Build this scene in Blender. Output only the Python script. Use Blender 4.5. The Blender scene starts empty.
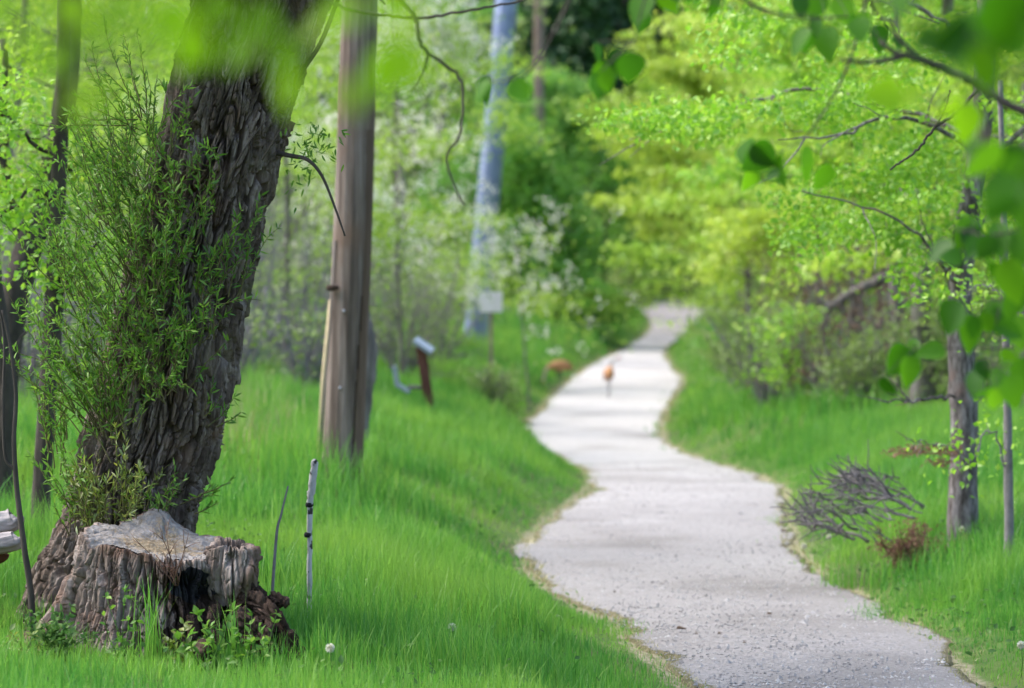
import bpy, math, random
import numpy as np
from mathutils import Vector

PI = math.pi
sc = bpy.context.scene
COL = sc.collection

# ------------------------------------------------------------------ camera
LENS, SENS, W, Hh = 100.0, 36.0, 1024, 688
F = W * LENS / SENS            # focal length in pixels (2844)
ZC = 2.0                       # height of the lens
HOR = 300.0                    # picture row of the horizon
FOCUS = 16.4


def at(px, row, d):
    return np.array([(px - 512.0) / F * d, d, ZC + (HOR - row) / F * d])


def sc_at(d):
    return F / d


# ------------------------------------------------------------------ noise
def _h(ix, iy, iz, seed):
    n = (ix.astype(np.int64) * 374761393 + iy.astype(np.int64) * 668265263
         + iz.astype(np.int64) * 1274126177 + seed * 974711) & 0xFFFFFFFF
    n = ((n ^ (n >> 13)) * 1103515245) & 0xFFFFFFFF
    n = ((n ^ (n >> 16)) * 2246822519) & 0xFFFFFFFF
    n = n ^ (n >> 15)
    return (n & 0xFFFFFF) / float(0xFFFFFF)


def vnoise(x, y, z=0.0, seed=0):
    x, y, z = np.broadcast_arrays(np.asarray(x, float), np.asarray(y, float), np.asarray(z, float))
    ix, iy, iz = np.floor(x), np.floor(y), np.floor(z)
    fx, fy, fz = x - ix, y - iy, z - iz
    fx, fy, fz = [t * t * (3 - 2 * t) for t in (fx, fy, fz)]
    r = 0
    for a in (0, 1):
        for b in (0, 1):
            for c in (0, 1):
                w = (fx if a else 1 - fx) * (fy if b else 1 - fy) * (fz if c else 1 - fz)
                r = r + w * _h(ix + a, iy + b, iz + c, seed)
    return r * 2 - 1


def fbm(x, y, z=0.0, seed=0, o=4):
    r, a = 0, 0.5
    for k in range(o):
        f = 2.0 ** k
        r = r + a * vnoise(np.asarray(x) * f, np.asarray(y) * f, np.asarray(z) * f, seed + 17 * k)
        a *= 0.5
    return r


def voro(u, v, seed=0, pu=None):
    """distance to the nearest cell point and to the second nearest; pu = whole number period in u"""
    iu, iv = np.floor(u), np.floor(v)
    f1 = np.full(np.shape(u), 9.0)
    f2 = np.full(np.shape(u), 9.0)
    idv = np.zeros(np.shape(u))
    for a in (-1, 0, 1):
        for b in (-1, 0, 1):
            cu, cv = iu + a, iv + b
            ku = np.mod(cu, pu) if pu else cu
            z = np.zeros_like(cu)
            du = cu + 0.15 + 0.7 * _h(ku, cv, z, seed) - u
            dv = cv + 0.1 + 0.8 * _h(ku, cv, z + 1, seed + 5) - v
            d = np.sqrt(du * du + dv * dv)
            nid = _h(ku, cv, z + 2, seed + 9)
            near = d < f1
            f2 = np.where(near, f1, np.minimum(f2, d))
            idv = np.where(near, nid, idv)
            f1 = np.where(near, d, f1)
    return f1, f2, idv


def sstep(a, b, x):
    t = np.clip((np.asarray(x, float) - a) / (b - a), 0, 1)
    return t * t * (3 - 2 * t)


# ------------------------------------------------------------------ the lie of the land
# distance, drop of the path below the lens, picture columns of its left and right edge
PT = np.array([
    (17.2, 2.35, 690, 972), (19.5, 2.33, 632, 925), (22.5, 2.38, 572, 862), (25.0, 2.417, 532, 822),
    (27.5, 2.417, 524, 793), (31.5, 2.436, 552, 783), (37.0, 2.47, 592, 783), (42.0, 2.585, 590, 755),
    (48.0, 2.70, 562, 697), (53.0, 2.70, 535, 663), (61.0, 2.68, 527, 660), (74.0, 2.60, 550, 673),
    (88.0, 2.48, 570, 683), (103., 2.35, 592, 668), (120., 2.11, 622, 663), (140., 1.72, 648, 692),
    (160., 1.12, 652, 706), (180., 0.45, 636, 702), (205., -0.6, 560, 640), (235., -2.0, 380, 470)])
_u = np.linspace(1 / 17.2, 1 / 235., 400)
_k = np.exp(-np.linspace(-2, 2, 11) ** 2)
_k /= _k.sum()


def _sm(col):
    y = np.interp(-_u, -1 / PT[:, 0], PT[:, col])
    return np.convolve(np.pad(y, 5, mode='edge'), _k, mode='valid')


_d = 1 / _u
_zp, _L, _R = ZC - _sm(1), (_sm(2) - 512) / F * _d, (_sm(3) - 512) / F * _d
D_T = np.concatenate([[-80, -10, 0, 6, 12], _d, [300, 420, 800]])
Z_T = np.concatenate([[0.1, 0.05, 0.0, -0.12, -0.25], _zp, [9, 22, 60]])
L_T = np.concatenate([[3.2, 2.5, 2.2, 1.9, 1.5], _L, [-40, -80, -160]])
R_T = np.concatenate([[5.9, 5.0, 4.6, 4.1, 3.4], _R, [-33, -72, -150]])


def zpath(d): return np.interp(d, D_T, Z_T)
def left_edge(d): return np.interp(d, D_T, L_T)
def right_edge(d): return np.interp(d, D_T, R_T)


def ground(x, d):
    x, d = np.asarray(x, float), np.asarray(d, float)
    ol, orr = np.maximum(left_edge(d) - x, 0), np.maximum(x - right_edge(d), 0)
    rl = np.interp(d, [-20, 17, 27, 40, 60, 90, 150, 220], [.3, .42, .95, 1.15, 1.3, 1.3, 1.7, 3.])
    ll = np.interp(d, [0, 17, 27, 40, 90, 150], [2.5, 2.2, 1.6, 2., 2.2, 2.2])
    rr = np.interp(d, [-20, 17, 25, 46, 100, 220], [.25, .35, .62, .9, 1.2, 3.])
    z = zpath(d) + rl * (1 - np.exp(-(ol / ll) ** 1.3)) + rr * (1 - np.exp(-(orr / 1.6) ** 1.3))
    far = np.clip(np.maximum(ol, orr) / 1.0, 0, 1)
    z = z + far * (0.07 * fbm(x * .7, d * .7, 0, 3) + 0.2 * fbm(x * .08, d * .08, 0, 4))
    return z


def gz(x, d): return float(ground(np.array([x]), np.array([d]))[0])


# ------------------------------------------------------------------ mesh builder
class MB:
    def __init__(s):
        s.v, s.f, s.m, s.n = [], [], [], 0

    def add(s, v, faces, mi=0):
        """faces: int array (n, k) into v"""
        v = np.asarray(v, float).reshape(-1, 3)
        if len(v) == 0:
            return
        s.v.append(v)
        for f in (faces if isinstance(faces, list) else [faces]):
            f = np.asarray(f, np.int64)
            s.f.append(f + s.n)
            s.m.append(np.full(len(f), mi, np.int32))
        s.n += len(v)

    def build(s, name, mats, parent=None, origin=(0, 0, 0), smooth=True):
        v = np.concatenate(s.v) - np.asarray(origin, float)
        me = bpy.data.meshes.new(name)
        me.vertices.add(len(v))
        me.vertices.foreach_set('co', v.astype(np.float32).ravel())
        tot = np.concatenate([np.full(len(f), f.shape[1], np.int32) for f in s.f])
        idx = np.concatenate([f.ravel() for f in s.f]).astype(np.int32)
        st = np.concatenate([[0], np.cumsum(tot)[:-1]]).astype(np.int32)
        me.loops.add(len(idx))
        me.loops.foreach_set('vertex_index', idx)
        me.polygons.add(len(tot))
        me.polygons.foreach_set('loop_start', st)
        me.polygons.foreach_set('loop_total', tot)
        me.polygons.foreach_set('material_index', np.concatenate(s.m))
        me.polygons.foreach_set('use_smooth', np.full(len(tot), smooth, bool))
        me.update(calc_edges=True)
        for m in (mats if isinstance(mats, (list, tuple)) else [mats]):
            me.materials.append(m)
        o = bpy.data.objects.new(name, me)
        COL.objects.link(o)
        if parent is not None:
            o.parent = parent
        else:
            o.location = origin
        return o


def tag(o, label=None, cat=None, group=None, kind=None):
    if label: o['label'] = label
    if cat: o['category'] = cat
    if group: o['group'] = group
    if kind: o['kind'] = kind
    return o


def thing(name, loc, label, cat, group=None):
    o = bpy.data.objects.new(name, None)
    o.empty_display_size = 0.2
    COL.objects.link(o)
    o.location = tuple(float(c) for c in loc)
    return tag(o, label, cat, group)


def smooth_line(pts, n):
    """Catmull-Rom through pts"""
    p = np.asarray(pts, float)
    p = np.vstack([2 * p[0] - p[1], p, 2 * p[-1] - p[-2]])
    t = np.linspace(0, len(p) - 3 - 1e-6, n)
    i = t.astype(int)
    f = (t - i)[:, None]
    a, b, c, d = p[i], p[i + 1], p[i + 2], p[i + 3]
    return 0.5 * (2 * b + (c - a) * f + (2 * a - 5 * b + 4 * c - d) * f ** 2 + (3 * b - a - 3 * c + d) * f ** 3)


def frames(p):
    t = np.gradient(p, axis=0)
    t /= np.linalg.norm(t, axis=1)[:, None] + 1e-12
    ref = np.array([0, 1.0, 0]) if abs(t[0][1]) < .9 else np.array([1.0, 0, 0])
    a = np.cross(ref, t[0]); a /= np.linalg.norm(a)
    A = [a]
    for k in range(1, len(p)):
        a = a - t[k] * np.dot(a, t[k]); a = a / (np.linalg.norm(a) + 1e-12)
        A.append(a)
    A = np.array(A)
    return t, A, np.cross(t, A)


def tube(mb, pts, rad, sides=6, mi=0, caps=True, wob=0.0, seed=0):
    p = np.asarray(pts, float)
    n = len(p)
    r = np.broadcast_to(np.asarray(rad, float), (n,))
    t, A, B = frames(p)
    th = np.linspace(0, 2 * PI, sides, endpoint=False)
    rr = r[:, None] * np.ones(sides)[None, :]
    if wob:
        rr = rr * (1 + wob * vnoise(np.cos(th)[None, :] * 1.7 + seed, np.sin(th)[None, :] * 1.7, np.arange(n)[:, None] * .6, seed))
    v = p[:, None, :] + rr[..., None] * (np.cos(th)[None, :, None] * A[:, None, :] + np.sin(th)[None, :, None] * B[:, None, :])
    i, j = np.meshgrid(np.arange(n - 1), np.arange(sides), indexing='ij')
    j2 = (j + 1) % sides
    q = np.stack([i * sides + j, i * sides + j2, (i + 1) * sides + j2, (i + 1) * sides + j], -1).reshape(-1, 4)
    fs = [q]
    if caps:
        fs.append(np.arange(sides)[::-1][None, :])
        fs.append((np.arange(sides) + (n - 1) * sides)[None, :])
    mb.add(v.reshape(-1, 3), fs, mi)


def grid_faces(n, m, wrap=False):
    i, j = np.meshgrid(np.arange(n - 1), np.arange(m if wrap else m - 1), indexing='ij')
    j2 = (j + 1) % m
    return np.stack([i * m + j, i * m + j2, (i + 1) * m + j2, (i + 1) * m + j], -1).reshape(-1, 4)


def unit(v):
    return v / (np.linalg.norm(v, axis=-1, keepdims=True) + 1e-9)


def leaves(mb, pos, dirs, nrm, ln, wd, mi=0, shape='rhomb', fold=.15):
    """flat leaf faces: pos base, dirs along the leaf, nrm its normal"""
    pos = np.asarray(pos, float)
    N = len(pos)
    if N == 0:
        return
    dirs = unit(np.asarray(dirs, float))
    side = unit(np.cross(dirs, nrm))
    up = np.cross(side, dirs)
    ln = np.broadcast_to(np.asarray(ln, float), (N,))[:, None]
    wd = np.broadcast_to(np.asarray(wd, float), (N,))[:, None]
    if shape == 'rhomb':
        v = np.stack([pos, pos + dirs * ln * .45 + side * wd * .5 + up * wd * fold,
                      pos + dirs * ln, pos + dirs * ln * .45 - side * wd * .5 + up * wd * fold], 1)
        mb.add(v.reshape(-1, 3), np.arange(N * 4).reshape(N, 4), mi)
        return
    if shape == 'lance':
        prof = [(0, 0), (.25, .42), (.55, .5), (1, 0)]
    else:                                         # broad, rounded leaf with a short point
        prof = [(0, .0), (.05, .26), (.2, .46), (.4, .5), (.62, .40), (.82, .2), (.93, .06), (1, 0)]
    ring = []
    for s_ in (1, -1):
        for k, (t, w) in (list(enumerate(prof)) if s_ == 1 else list(enumerate(prof))[-2:0:-1]):
            bend = -0.18 * t * t
            ring.append(pos + dirs * ln * t + side * wd * w * s_ + up * (wd * w * fold * 2 + ln * bend))
    mid = [pos + dirs * ln * t - up * ln * .18 * t * t for (t, w) in prof[1:-1]]
    K, M = len(ring), len(mid)
    v = np.stack(ring + mid, 1)
    P = len(prof)
    T = K + M
    base = np.arange(N)[:, None] * T
    fq, ft = [], []
    mi0 = lambda k: 0 if k == 0 else (P - 1 if k == P - 1 else K + k - 1)
    r0 = lambda k: k
    l0 = lambda k: 0 if k == 0 else (P - 1 if k == P - 1 else K - k)
    for k in range(P - 1):
        for g, flip in ((r0, 0), (l0, 1)):
            q = [mi0(k), mi0(k + 1), g(k + 1), g(k)]
            q2 = []
            for e in q:
                if e not in q2: q2.append(e)
            if flip: q2 = q2[::-1]
            (fq if len(q2) == 4 else ft).append(q2)
    fs = []
    for L_ in (fq, ft):
        if L_:
            a = np.array(L_)
            fs.append((base[:, :, None] + a[None]).reshape(-1, a.shape[1]))
    mb.add(v.reshape(-1, 3), fs, mi)


def rdirs(rng, n):
    v = rng.normal(size=(n, 3))
    return unit(v)


# ------------------------------------------------------------------ materials
def new_mat(name):
    m = bpy.data.materials.new(name)
    m.use_nodes = True
    nt = m.node_tree
    nt.nodes.clear()
    out = nt.nodes.new('ShaderNodeOutputMaterial')
    return m, nt, out


def nd(nt, t, **kw):
    n = nt.nodes.new(t)
    for k, v in kw.items():
        if k.startswith('i_'):
            key = k[2:]
            n.inputs[int(key) if key.isdigit() else key.replace('_', ' ')].default_value = v
        else:
            setattr(n, k, v)
    return n


def ramp(nt, stops):
    n = nt.nodes.new('ShaderNodeValToRGB')
    e = n.color_ramp.elements
    while len(e) < len(stops): e.new(0.5)
    for el, (p, c) in zip(e, stops):
        el.position = p
        el.color = (*c, 1)
    return n


def leaf_mat(name, c_lo, c_mid, c_hi, trans=.45, gloss=.06, patch=None, pscale=.5, rough=.45, patch2=None):
    """leaf: diffuse and translucent with a faint sheen; each leaf its own tone"""
    m, nt, out = new_mat(name)
    L = nt.links.new
    g = nd(nt, 'ShaderNodeNewGeometry')
    r = ramp(nt, [(0, c_lo), (.5, c_mid), (1, c_hi)])
    L(g.outputs['Random Per Island'], r.inputs[0])
    col = r.outputs[0]
    if patch:
        tc = nd(nt, 'ShaderNodeTexCoord')
        no = nd(nt, 'ShaderNodeTexNoise', i_Scale=pscale, i_Detail=3.0)
        L(tc.outputs['Object'], no.inputs['Vector'])
        rr = ramp(nt, [(.42, (0, 0, 0)), (.62, (1, 1, 1))])
        L(no.outputs[0], rr.inputs[0])
        mx = nd(nt, 'ShaderNodeMixRGB', blend_type='MULTIPLY')
        L(rr.outputs[0], mx.inputs[0]); L(col, mx.inputs[1]); mx.inputs[2].default_value = (*patch, 1)
        col = mx.outputs[0]
        if patch2:
            n5 = nd(nt, 'ShaderNodeTexNoise', i_Scale=.33, i_Detail=4.)
            L(tc.outputs['Object'], n5.inputs['Vector'])
            r5 = ramp(nt, [(.46, (0, 0, 0)), (.66, (1, 1, 1))]); L(n5.outputs[0], r5.inputs[0])
            mx = nd(nt, 'ShaderNodeMixRGB', i_2=(*patch2, 1)); L(r5.outputs[0], mx.inputs[0]); L(col, mx.inputs[1])
            mx.inputs[2].default_value = (*patch2, 1)
            col = mx.outputs[0]
    di = nd(nt, 'ShaderNodeBsdfDiffuse'); L(col, di.inputs[0])
    tr = nd(nt, 'ShaderNodeBsdfTranslucent'); L(col, tr.inputs[0])
    gl = nd(nt, 'ShaderNodeBsdfGlossy', i_Roughness=rough); gl.inputs[0].default_value = (1, 1, 1, 1)
    m1 = nd(nt, 'ShaderNodeMixShader', i_0=trans); L(di.outputs[0], m1.inputs[1]); L(tr.outputs[0], m1.inputs[2])
    m2 = nd(nt, 'ShaderNodeMixShader', i_0=gloss); L(m1.outputs[0], m2.inputs[1]); L(gl.outputs[0], m2.inputs[2])
    L(m2.outputs[0], out.inputs[0])
    return m


def solid_mat(name, stops, scale=4., stretch=(1, 1, 1), rough=.9, bump=.4, bscale=None, bdist=.01, detail=8., metal=0., spec=.2, second=None, edge=None):
    """noise-toned surface; second = (scale, low, high, colour) lays stains of another colour over it"""
    m, nt, out = new_mat(name)
    L = nt.links.new
    tc = nd(nt, 'ShaderNodeTexCoord')
    mp = nd(nt, 'ShaderNodeMapping'); mp.inputs['Scale'].default_value = stretch
    L(tc.outputs['Object'], mp.inputs[0])
    no = nd(nt, 'ShaderNodeTexNoise', i_Scale=scale, i_Detail=detail, i_Roughness=.65)
    L(mp.outputs[0], no.inputs['Vector'])
    r = ramp(nt, stops); L(no.outputs[0], r.inputs[0])
    col = r.outputs[0]
    if second:
        for (s2, lo, hi, c2) in (second if isinstance(second, list) else [second]):
            n2 = nd(nt, 'ShaderNodeTexNoise', i_Scale=s2, i_Detail=5.)
            L(tc.outputs['Object'], n2.inputs['Vector'])
            r2 = ramp(nt, [(lo, (0, 0, 0)), (hi, (1, 1, 1))]); L(n2.outputs[0], r2.inputs[0])
            mx = nd(nt, 'ShaderNodeMixRGB'); L(r2.outputs[0], mx.inputs[0]); L(col, mx.inputs[1]); mx.inputs[2].default_value = (*c2, 1)
            col = mx.outputs[0]
    if edge:                                     # trodden rim: the vertex value 'wear' frayed by noise
        aw = nd(nt, 'ShaderNodeAttribute', attribute_name='wear')
        n3 = nd(nt, 'ShaderNodeTexNoise', i_Scale=3.5, i_Detail=8., i_Roughness=.7)
        L(tc.outputs['Object'], n3.inputs['Vector'])
        ma = nd(nt, 'ShaderNodeMath', operation='MULTIPLY_ADD', i_1=1.5, i_2=-.75); L(n3.outputs[0], ma.inputs[0])
        m3 = nd(nt, 'ShaderNodeMath', operation='ADD'); L(aw.outputs['Fac'], m3.inputs[0]); L(ma.outputs[0], m3.inputs[1])
        r3 = ramp(nt, [(.38, (0, 0, 0)), (.66, (1, 1, 1))]); L(m3.outputs[0], r3.inputs[0])
        n4 = nd(nt, 'ShaderNodeTexNoise', i_Scale=22., i_Detail=4.); L(tc.outputs['Object'], n4.inputs['Vector'])
        r4 = ramp(nt, [(.35, edge[0]), (.65, edge[1])]); L(n4.outputs[0], r4.inputs[0])
        mx = nd(nt, 'ShaderNodeMixRGB'); L(r3.outputs[0], mx.inputs[0]); L(col, mx.inputs[1]); L(r4.outputs[0], mx.inputs[2])
        col = mx.outputs[0]
    b = nd(nt, 'ShaderNodeBsdfPrincipled', i_Roughness=rough, i_Metallic=metal)
    b.inputs['Specular IOR Level'].default_value = spec
    L(col, b.inputs['Base Color'])
    if bump:
        nb = nd(nt, 'ShaderNodeTexNoise', i_Scale=bscale or scale * 2.5, i_Detail=8., i_Roughness=.7)
        L(mp.outputs[0], nb.inputs['Vector'])
        bm = nd(nt, 'ShaderNodeBump', i_Strength=bump, i_Distance=bdist)
        L(nb.outputs[0], bm.inputs['Height']); L(bm.outputs[0], b.inputs['Normal'])
    L(b.outputs[0], out.inputs[0])
    return m


M = {}
M['soil'] = solid_mat('soil', [(.3, (.04, .07, .015)), (.5, (.07, .13, .02)), (.7, (.12, .15, .04))], 1.2, bump=.6, bscale=9, bdist=.05, second=(.35, .5, .68, (.07, .075, .03)), edge=((.15, .15, .07), (.29, .26, .17)))
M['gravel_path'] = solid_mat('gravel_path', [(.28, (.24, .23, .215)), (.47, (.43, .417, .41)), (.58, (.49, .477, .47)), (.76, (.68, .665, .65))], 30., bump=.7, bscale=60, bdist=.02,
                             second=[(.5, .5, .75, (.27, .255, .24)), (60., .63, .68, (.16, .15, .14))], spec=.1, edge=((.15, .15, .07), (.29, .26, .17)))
def paint_path_shade(m):  # tree shade painted into the gravel colour: darker near the lens and far off
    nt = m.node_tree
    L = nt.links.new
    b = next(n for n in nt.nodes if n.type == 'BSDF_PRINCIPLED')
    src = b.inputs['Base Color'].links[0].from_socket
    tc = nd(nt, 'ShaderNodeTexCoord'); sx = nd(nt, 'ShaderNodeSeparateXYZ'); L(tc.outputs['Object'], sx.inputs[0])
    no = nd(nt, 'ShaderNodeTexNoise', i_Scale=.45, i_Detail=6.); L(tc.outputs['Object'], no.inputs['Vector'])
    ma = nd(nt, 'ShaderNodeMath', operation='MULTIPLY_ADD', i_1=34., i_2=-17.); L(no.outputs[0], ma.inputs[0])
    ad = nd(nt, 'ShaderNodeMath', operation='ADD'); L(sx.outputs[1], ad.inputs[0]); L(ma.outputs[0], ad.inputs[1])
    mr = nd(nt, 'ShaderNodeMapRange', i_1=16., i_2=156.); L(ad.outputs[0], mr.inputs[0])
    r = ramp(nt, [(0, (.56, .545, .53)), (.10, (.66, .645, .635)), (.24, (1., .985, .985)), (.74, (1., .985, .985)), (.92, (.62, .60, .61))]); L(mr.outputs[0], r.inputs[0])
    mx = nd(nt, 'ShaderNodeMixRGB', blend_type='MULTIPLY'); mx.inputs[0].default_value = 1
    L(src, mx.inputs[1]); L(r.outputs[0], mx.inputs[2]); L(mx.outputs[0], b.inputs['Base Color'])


paint_path_shade(M['gravel_path'])
M['pebble'] = solid_mat('pebble', [(.3, (.18, .17, .165)), (.5, (.30, .29, .285)), (.7, (.42, .41, .395))], 3.5, detail=1, bump=0)
M['willow_bark'] = solid_mat('willow_bark', [(.34, (.04, .029, .022)), (.5, (.14, .108, .088)), (.66, (.33, .28, .25))], 13., (1, 1, .22), bump=1., bscale=45, bdist=.012,
                             second=[(2.2, .55, .7, (.16, .10, .07)), (1.3, .62, .72, (.10, .12, .05))])
M['stump_bark'] = solid_mat('stump_bark', [(.34, (.07, .05, .04)), (.5, (.20, .155, .13)), (.66, (.37, .315, .285))], 12., (1, 1, .25), bump=1., bscale=50, bdist=.012,
                            second=[(3., .52, .66, (.17, .10, .07)), (1.6, .6, .72, (.08, .095, .04))])
M['rotten_wood'] = solid_mat('rotten_wood', [(.3, (.015, .010, .008)), (.52, (.055, .036, .026)), (.72, (.15, .10, .075))], 12., (1, 1, .35), bump=1., bscale=40, bdist=.02,
                             second=(4., .58, .68, (.13, .065, .035)))
M['charred_wood'] = solid_mat('charred_wood', [(.35, (.010, .010, .012)), (.6, (.03, .03, .033)), (.8, (.07, .065, .06))], 9., bump=.8, bscale=30, bdist=.01)
M['cut_wood'] = solid_mat('cut_wood', [(.3, (.09, .082, .076)), (.5, (.21, .197, .19)), (.7, (.33, .315, .305))], 18., bump=.6, bscale=45, bdist=.008,
                          second=[(9., .60, .68, (.10, .07, .05))])
M['sawdust'] = solid_mat('sawdust', [(.3, (.11, .075, .045)), (.5, (.25, .19, .115)), (.7, (.38, .32, .23))], 40., bump=1., bscale=60, bdist=.01)
M['pole_wood'] = solid_mat('pole_wood', [(.34, (.06, .043, .035)), (.5, (.135, .105, .09)), (.66, (.235, .195, .175))], 14., (1, 1, .05), bump=.6, bscale=40, bdist=.006,
                           second=[(.9, .52, .62, (.15, .10, .075))])
M['pole_stain'] = solid_mat('pole_stain', [(.3, (.055, .035, .025)), (.5, (.11, .075, .055)), (.7, (.19, .14, .11))], 9., (1, 1, .05), bump=.6, bscale=40, bdist=.006)
M['far_pole_wood'] = solid_mat('far_pole_wood', [(.3, (.17, .12, .10)), (.7, (.30, .23, .20))], 4., (1, 1, .08), bump=.3)
M['crack'] = solid_mat('crack', [(.3, (.02, .014, .01)), (.7, (.06, .04, .03))], 9., bump=.3)
M['steel'] = solid_mat('steel', [(.3, (.13, .165, .28)), (.7, (.22, .27, .42))], 1.5, rough=.45, metal=.35, bump=.05, spec=.5)
M['grey_metal'] = solid_mat('grey_metal', [(.3, (.20, .23, .27)), (.7, (.32, .36, .41))], 5., rough=.45, metal=.3, bump=.05, spec=.5)
M['rust_wood'] = solid_mat('rust_wood', [(.3, (.06, .026, .018)), (.7, (.13, .058, .042))], 6., (1, 1, .2), bump=.3)
M['sign_white'] = solid_mat('sign_white', [(.3, (.62, .58, .58)), (.7, (.74, .70, .70))], 3., rough=.5, bump=0)
M['tag_metal'] = solid_mat('tag_metal', [(.3, (.3, .32, .37)), (.7, (.42, .44, .5))], 5., rough=.35, metal=.6, bump=0)
M['wire'] = solid_mat('wire', [(.3, (.09, .085, .08)), (.7, (.15, .14, .13))], 5., rough=.5, bump=0)
M['pale_guard'] = solid_mat('pale_guard', [(.3, (.40, .33, .20)), (.7, (.55, .46, .30))], 5., bump=.2)
M['grey_bark'] = solid_mat('grey_bark', [(.3, (.075, .065, .06)), (.5, (.155, .14, .13)), (.7, (.25, .23, .225))], 8., (1, 1, .3), bump=1., bscale=30, bdist=.02,
                           second=(1.5, .56, .7, (.10, .12, .06)))
M['right_bark'] = solid_mat('right_bark', [(.36, (.05, .04, .037)), (.5, (.15, .13, .125)), (.64, (.30, .27, .27))], 17., (1, 1, .3), bump=1., bscale=36, bdist=.015,
                            second=(2.5, .56, .68, (.22, .14, .12)))
M['dark_bark'] = solid_mat('dark_bark', [(.3, (.03, .025, .022)), (.7, (.09, .075, .065))], 8., (1, 1, .3), bump=.8, bscale=30, bdist=.01)
M['dead_grey'] = solid_mat('dead_grey', [(.3, (.11, .10, .10)), (.7, (.25, .23, .24))], 8., bump=.6)
M['dead_mauve'] = solid_mat('dead_mauve', [(.3, (.14, .125, .13)), (.7, (.30, .275, .29))], 8., bump=.3)
M['brush_grey'] = solid_mat('brush_grey', [(.3, (.08, .07, .07)), (.7, (.22, .20, .205))], 14., bump=.6)
M['bleached'] = solid_mat('bleached', [(.3, (.28, .26, .26)), (.7, (.60, .59, .60))], 14., (1, 1, .35), bump=.8, bscale=40, bdist=.01,
                          second=(16., .56, .60, (.05, .045, .045)))
M['log_wood'] = solid_mat('log_wood', [(.3, (.12, .10, .10)), (.5, (.30, .27, .27)), (.7, (.45, .42, .43))], 9., (.3, 1, 1), bump=.9, bscale=40, bdist=.01)
M['red_twig'] = solid_mat('red_twig', [(.3, (.10, .05, .035)), (.7, (.2, .11, .08))], 8., bump=0)
M['dead_fern'] = leaf_mat('dead_fern', (.15, .08, .05), (.26, .135, .085), (.36, .21, .14), trans=.3, gloss=.02)
M['dry_leaf'] = leaf_mat('dry_leaf', (.06, .045, .035), (.12, .085, .06), (.18, .12, .08), trans=.1, gloss=.03)

M['grass'] = leaf_mat('grass', (.075, .26, .028), (.135, .37, .042), (.25, .45, .07), trans=.5, gloss=.025, patch=(.58, .74, .8), pscale=1.1, patch2=(.24, .43, .055))
M['straw'] = leaf_mat('straw', (.20, .20, .07), (.33, .31, .13), (.46, .42, .24), trans=.35, gloss=.03)
M['willow_leaf'] = leaf_mat('willow_leaf', (.07, .19, .02), (.12, .28, .028), (.21, .37, .045), trans=.5, gloss=.025)
M['young_willow'] = leaf_mat('young_willow', (.11, .18, .02), (.17, .26, .03), (.26, .29, .05), trans=.45, gloss=.06)
M['weed_leaf'] = leaf_mat('weed_leaf', (.05, .13, .03), (.08, .18, .035), (.12, .23, .05), trans=.4, gloss=.015)
M['lime_leaf'] = leaf_mat('lime_leaf', (.24, .43, .03), (.35, .54, .045), (.46, .60, .09), trans=.5, gloss=.04)
M['yellow_leaf'] = leaf_mat('yellow_leaf', (.28, .43, .035), (.40, .54, .05), (.50, .60, .10), trans=.5, gloss=.04)
M['spring_leaf'] = leaf_mat('spring_leaf', (.16, .38, .022), (.25, .50, .03), (.36, .57, .05), trans=.5, gloss=.04)
M['olive_leaf'] = leaf_mat('olive_leaf', (.14, .23, .05), (.20, .31, .06), (.28, .38, .10), trans=.45, gloss=.04)
M['mid_leaf'] = leaf_mat('mid_leaf', (.11, .31, .035), (.17, .41, .045), (.26, .48, .07), trans=.45, gloss=.04)
M['pine_leaf'] = leaf_mat('pine_leaf', (.018, .065, .018), (.03, .095, .022), (.05, .13, .03), trans=.25, gloss=.04)
M['near_leaf'] = leaf_mat('near_leaf', (.018, .085, .002), (.045, .17, .003), (.13, .33, .006), trans=.6, gloss=.015)
M['near_lime_leaf'] = leaf_mat('near_lime_leaf', (.15, .34, .004), (.20, .42, .006), (.28, .48, .01), trans=.6, gloss=.01)
M['blossom'] = leaf_mat('blossom', (.60, .59, .44), (.72, .71, .60), (.82, .81, .76), trans=.35, gloss=.02)
M['brown_leaf'] = leaf_mat('brown_leaf', (.10, .055, .04), (.17, .10, .07), (.22, .15, .10), trans=.3, gloss=.02)


# ------------------------------------------------------------------ setting: ground and path
def build_ground():
    ds = np.concatenate([np.linspace(-60, 8, 18), np.linspace(9, 45, 150), np.linspace(45.6, 120, 130), np.linspace(121, 240, 90), np.linspace(246, 800, 30)])
    xs = np.concatenate([np.linspace(-420, -32, 18), np.linspace(-30, -9, 40), np.linspace(-8.8, 12, 180), np.linspace(12.4, 40, 50), np.linspace(46, 420, 16)])
    X, Dd = np.meshgrid(xs, ds)
    Z = ground(X, Dd)
    inside = (X > left_edge(Dd) + .12) & (X < right_edge(Dd) - .12)
    Z = np.where(inside, Z - .03, Z)
    mb = MB()
    mb.add(np.stack([X, Dd, Z], -1).reshape(-1, 3), grid_faces(len(ds), len(xs)))
    o = mb.build('ground', M['soil'])
    off = np.maximum(left_edge(Dd) - X, X - right_edge(Dd))
    wear(o, np.exp(-(np.maximum(off, 0) / .13) ** 2))
    tag(o, kind='structure')


def wear(o, val):
    a = o.data.attributes.new('wear', 'FLOAT', 'POINT')
    a.data.foreach_set('value', np.asarray(val, np.float32).ravel())


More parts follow.
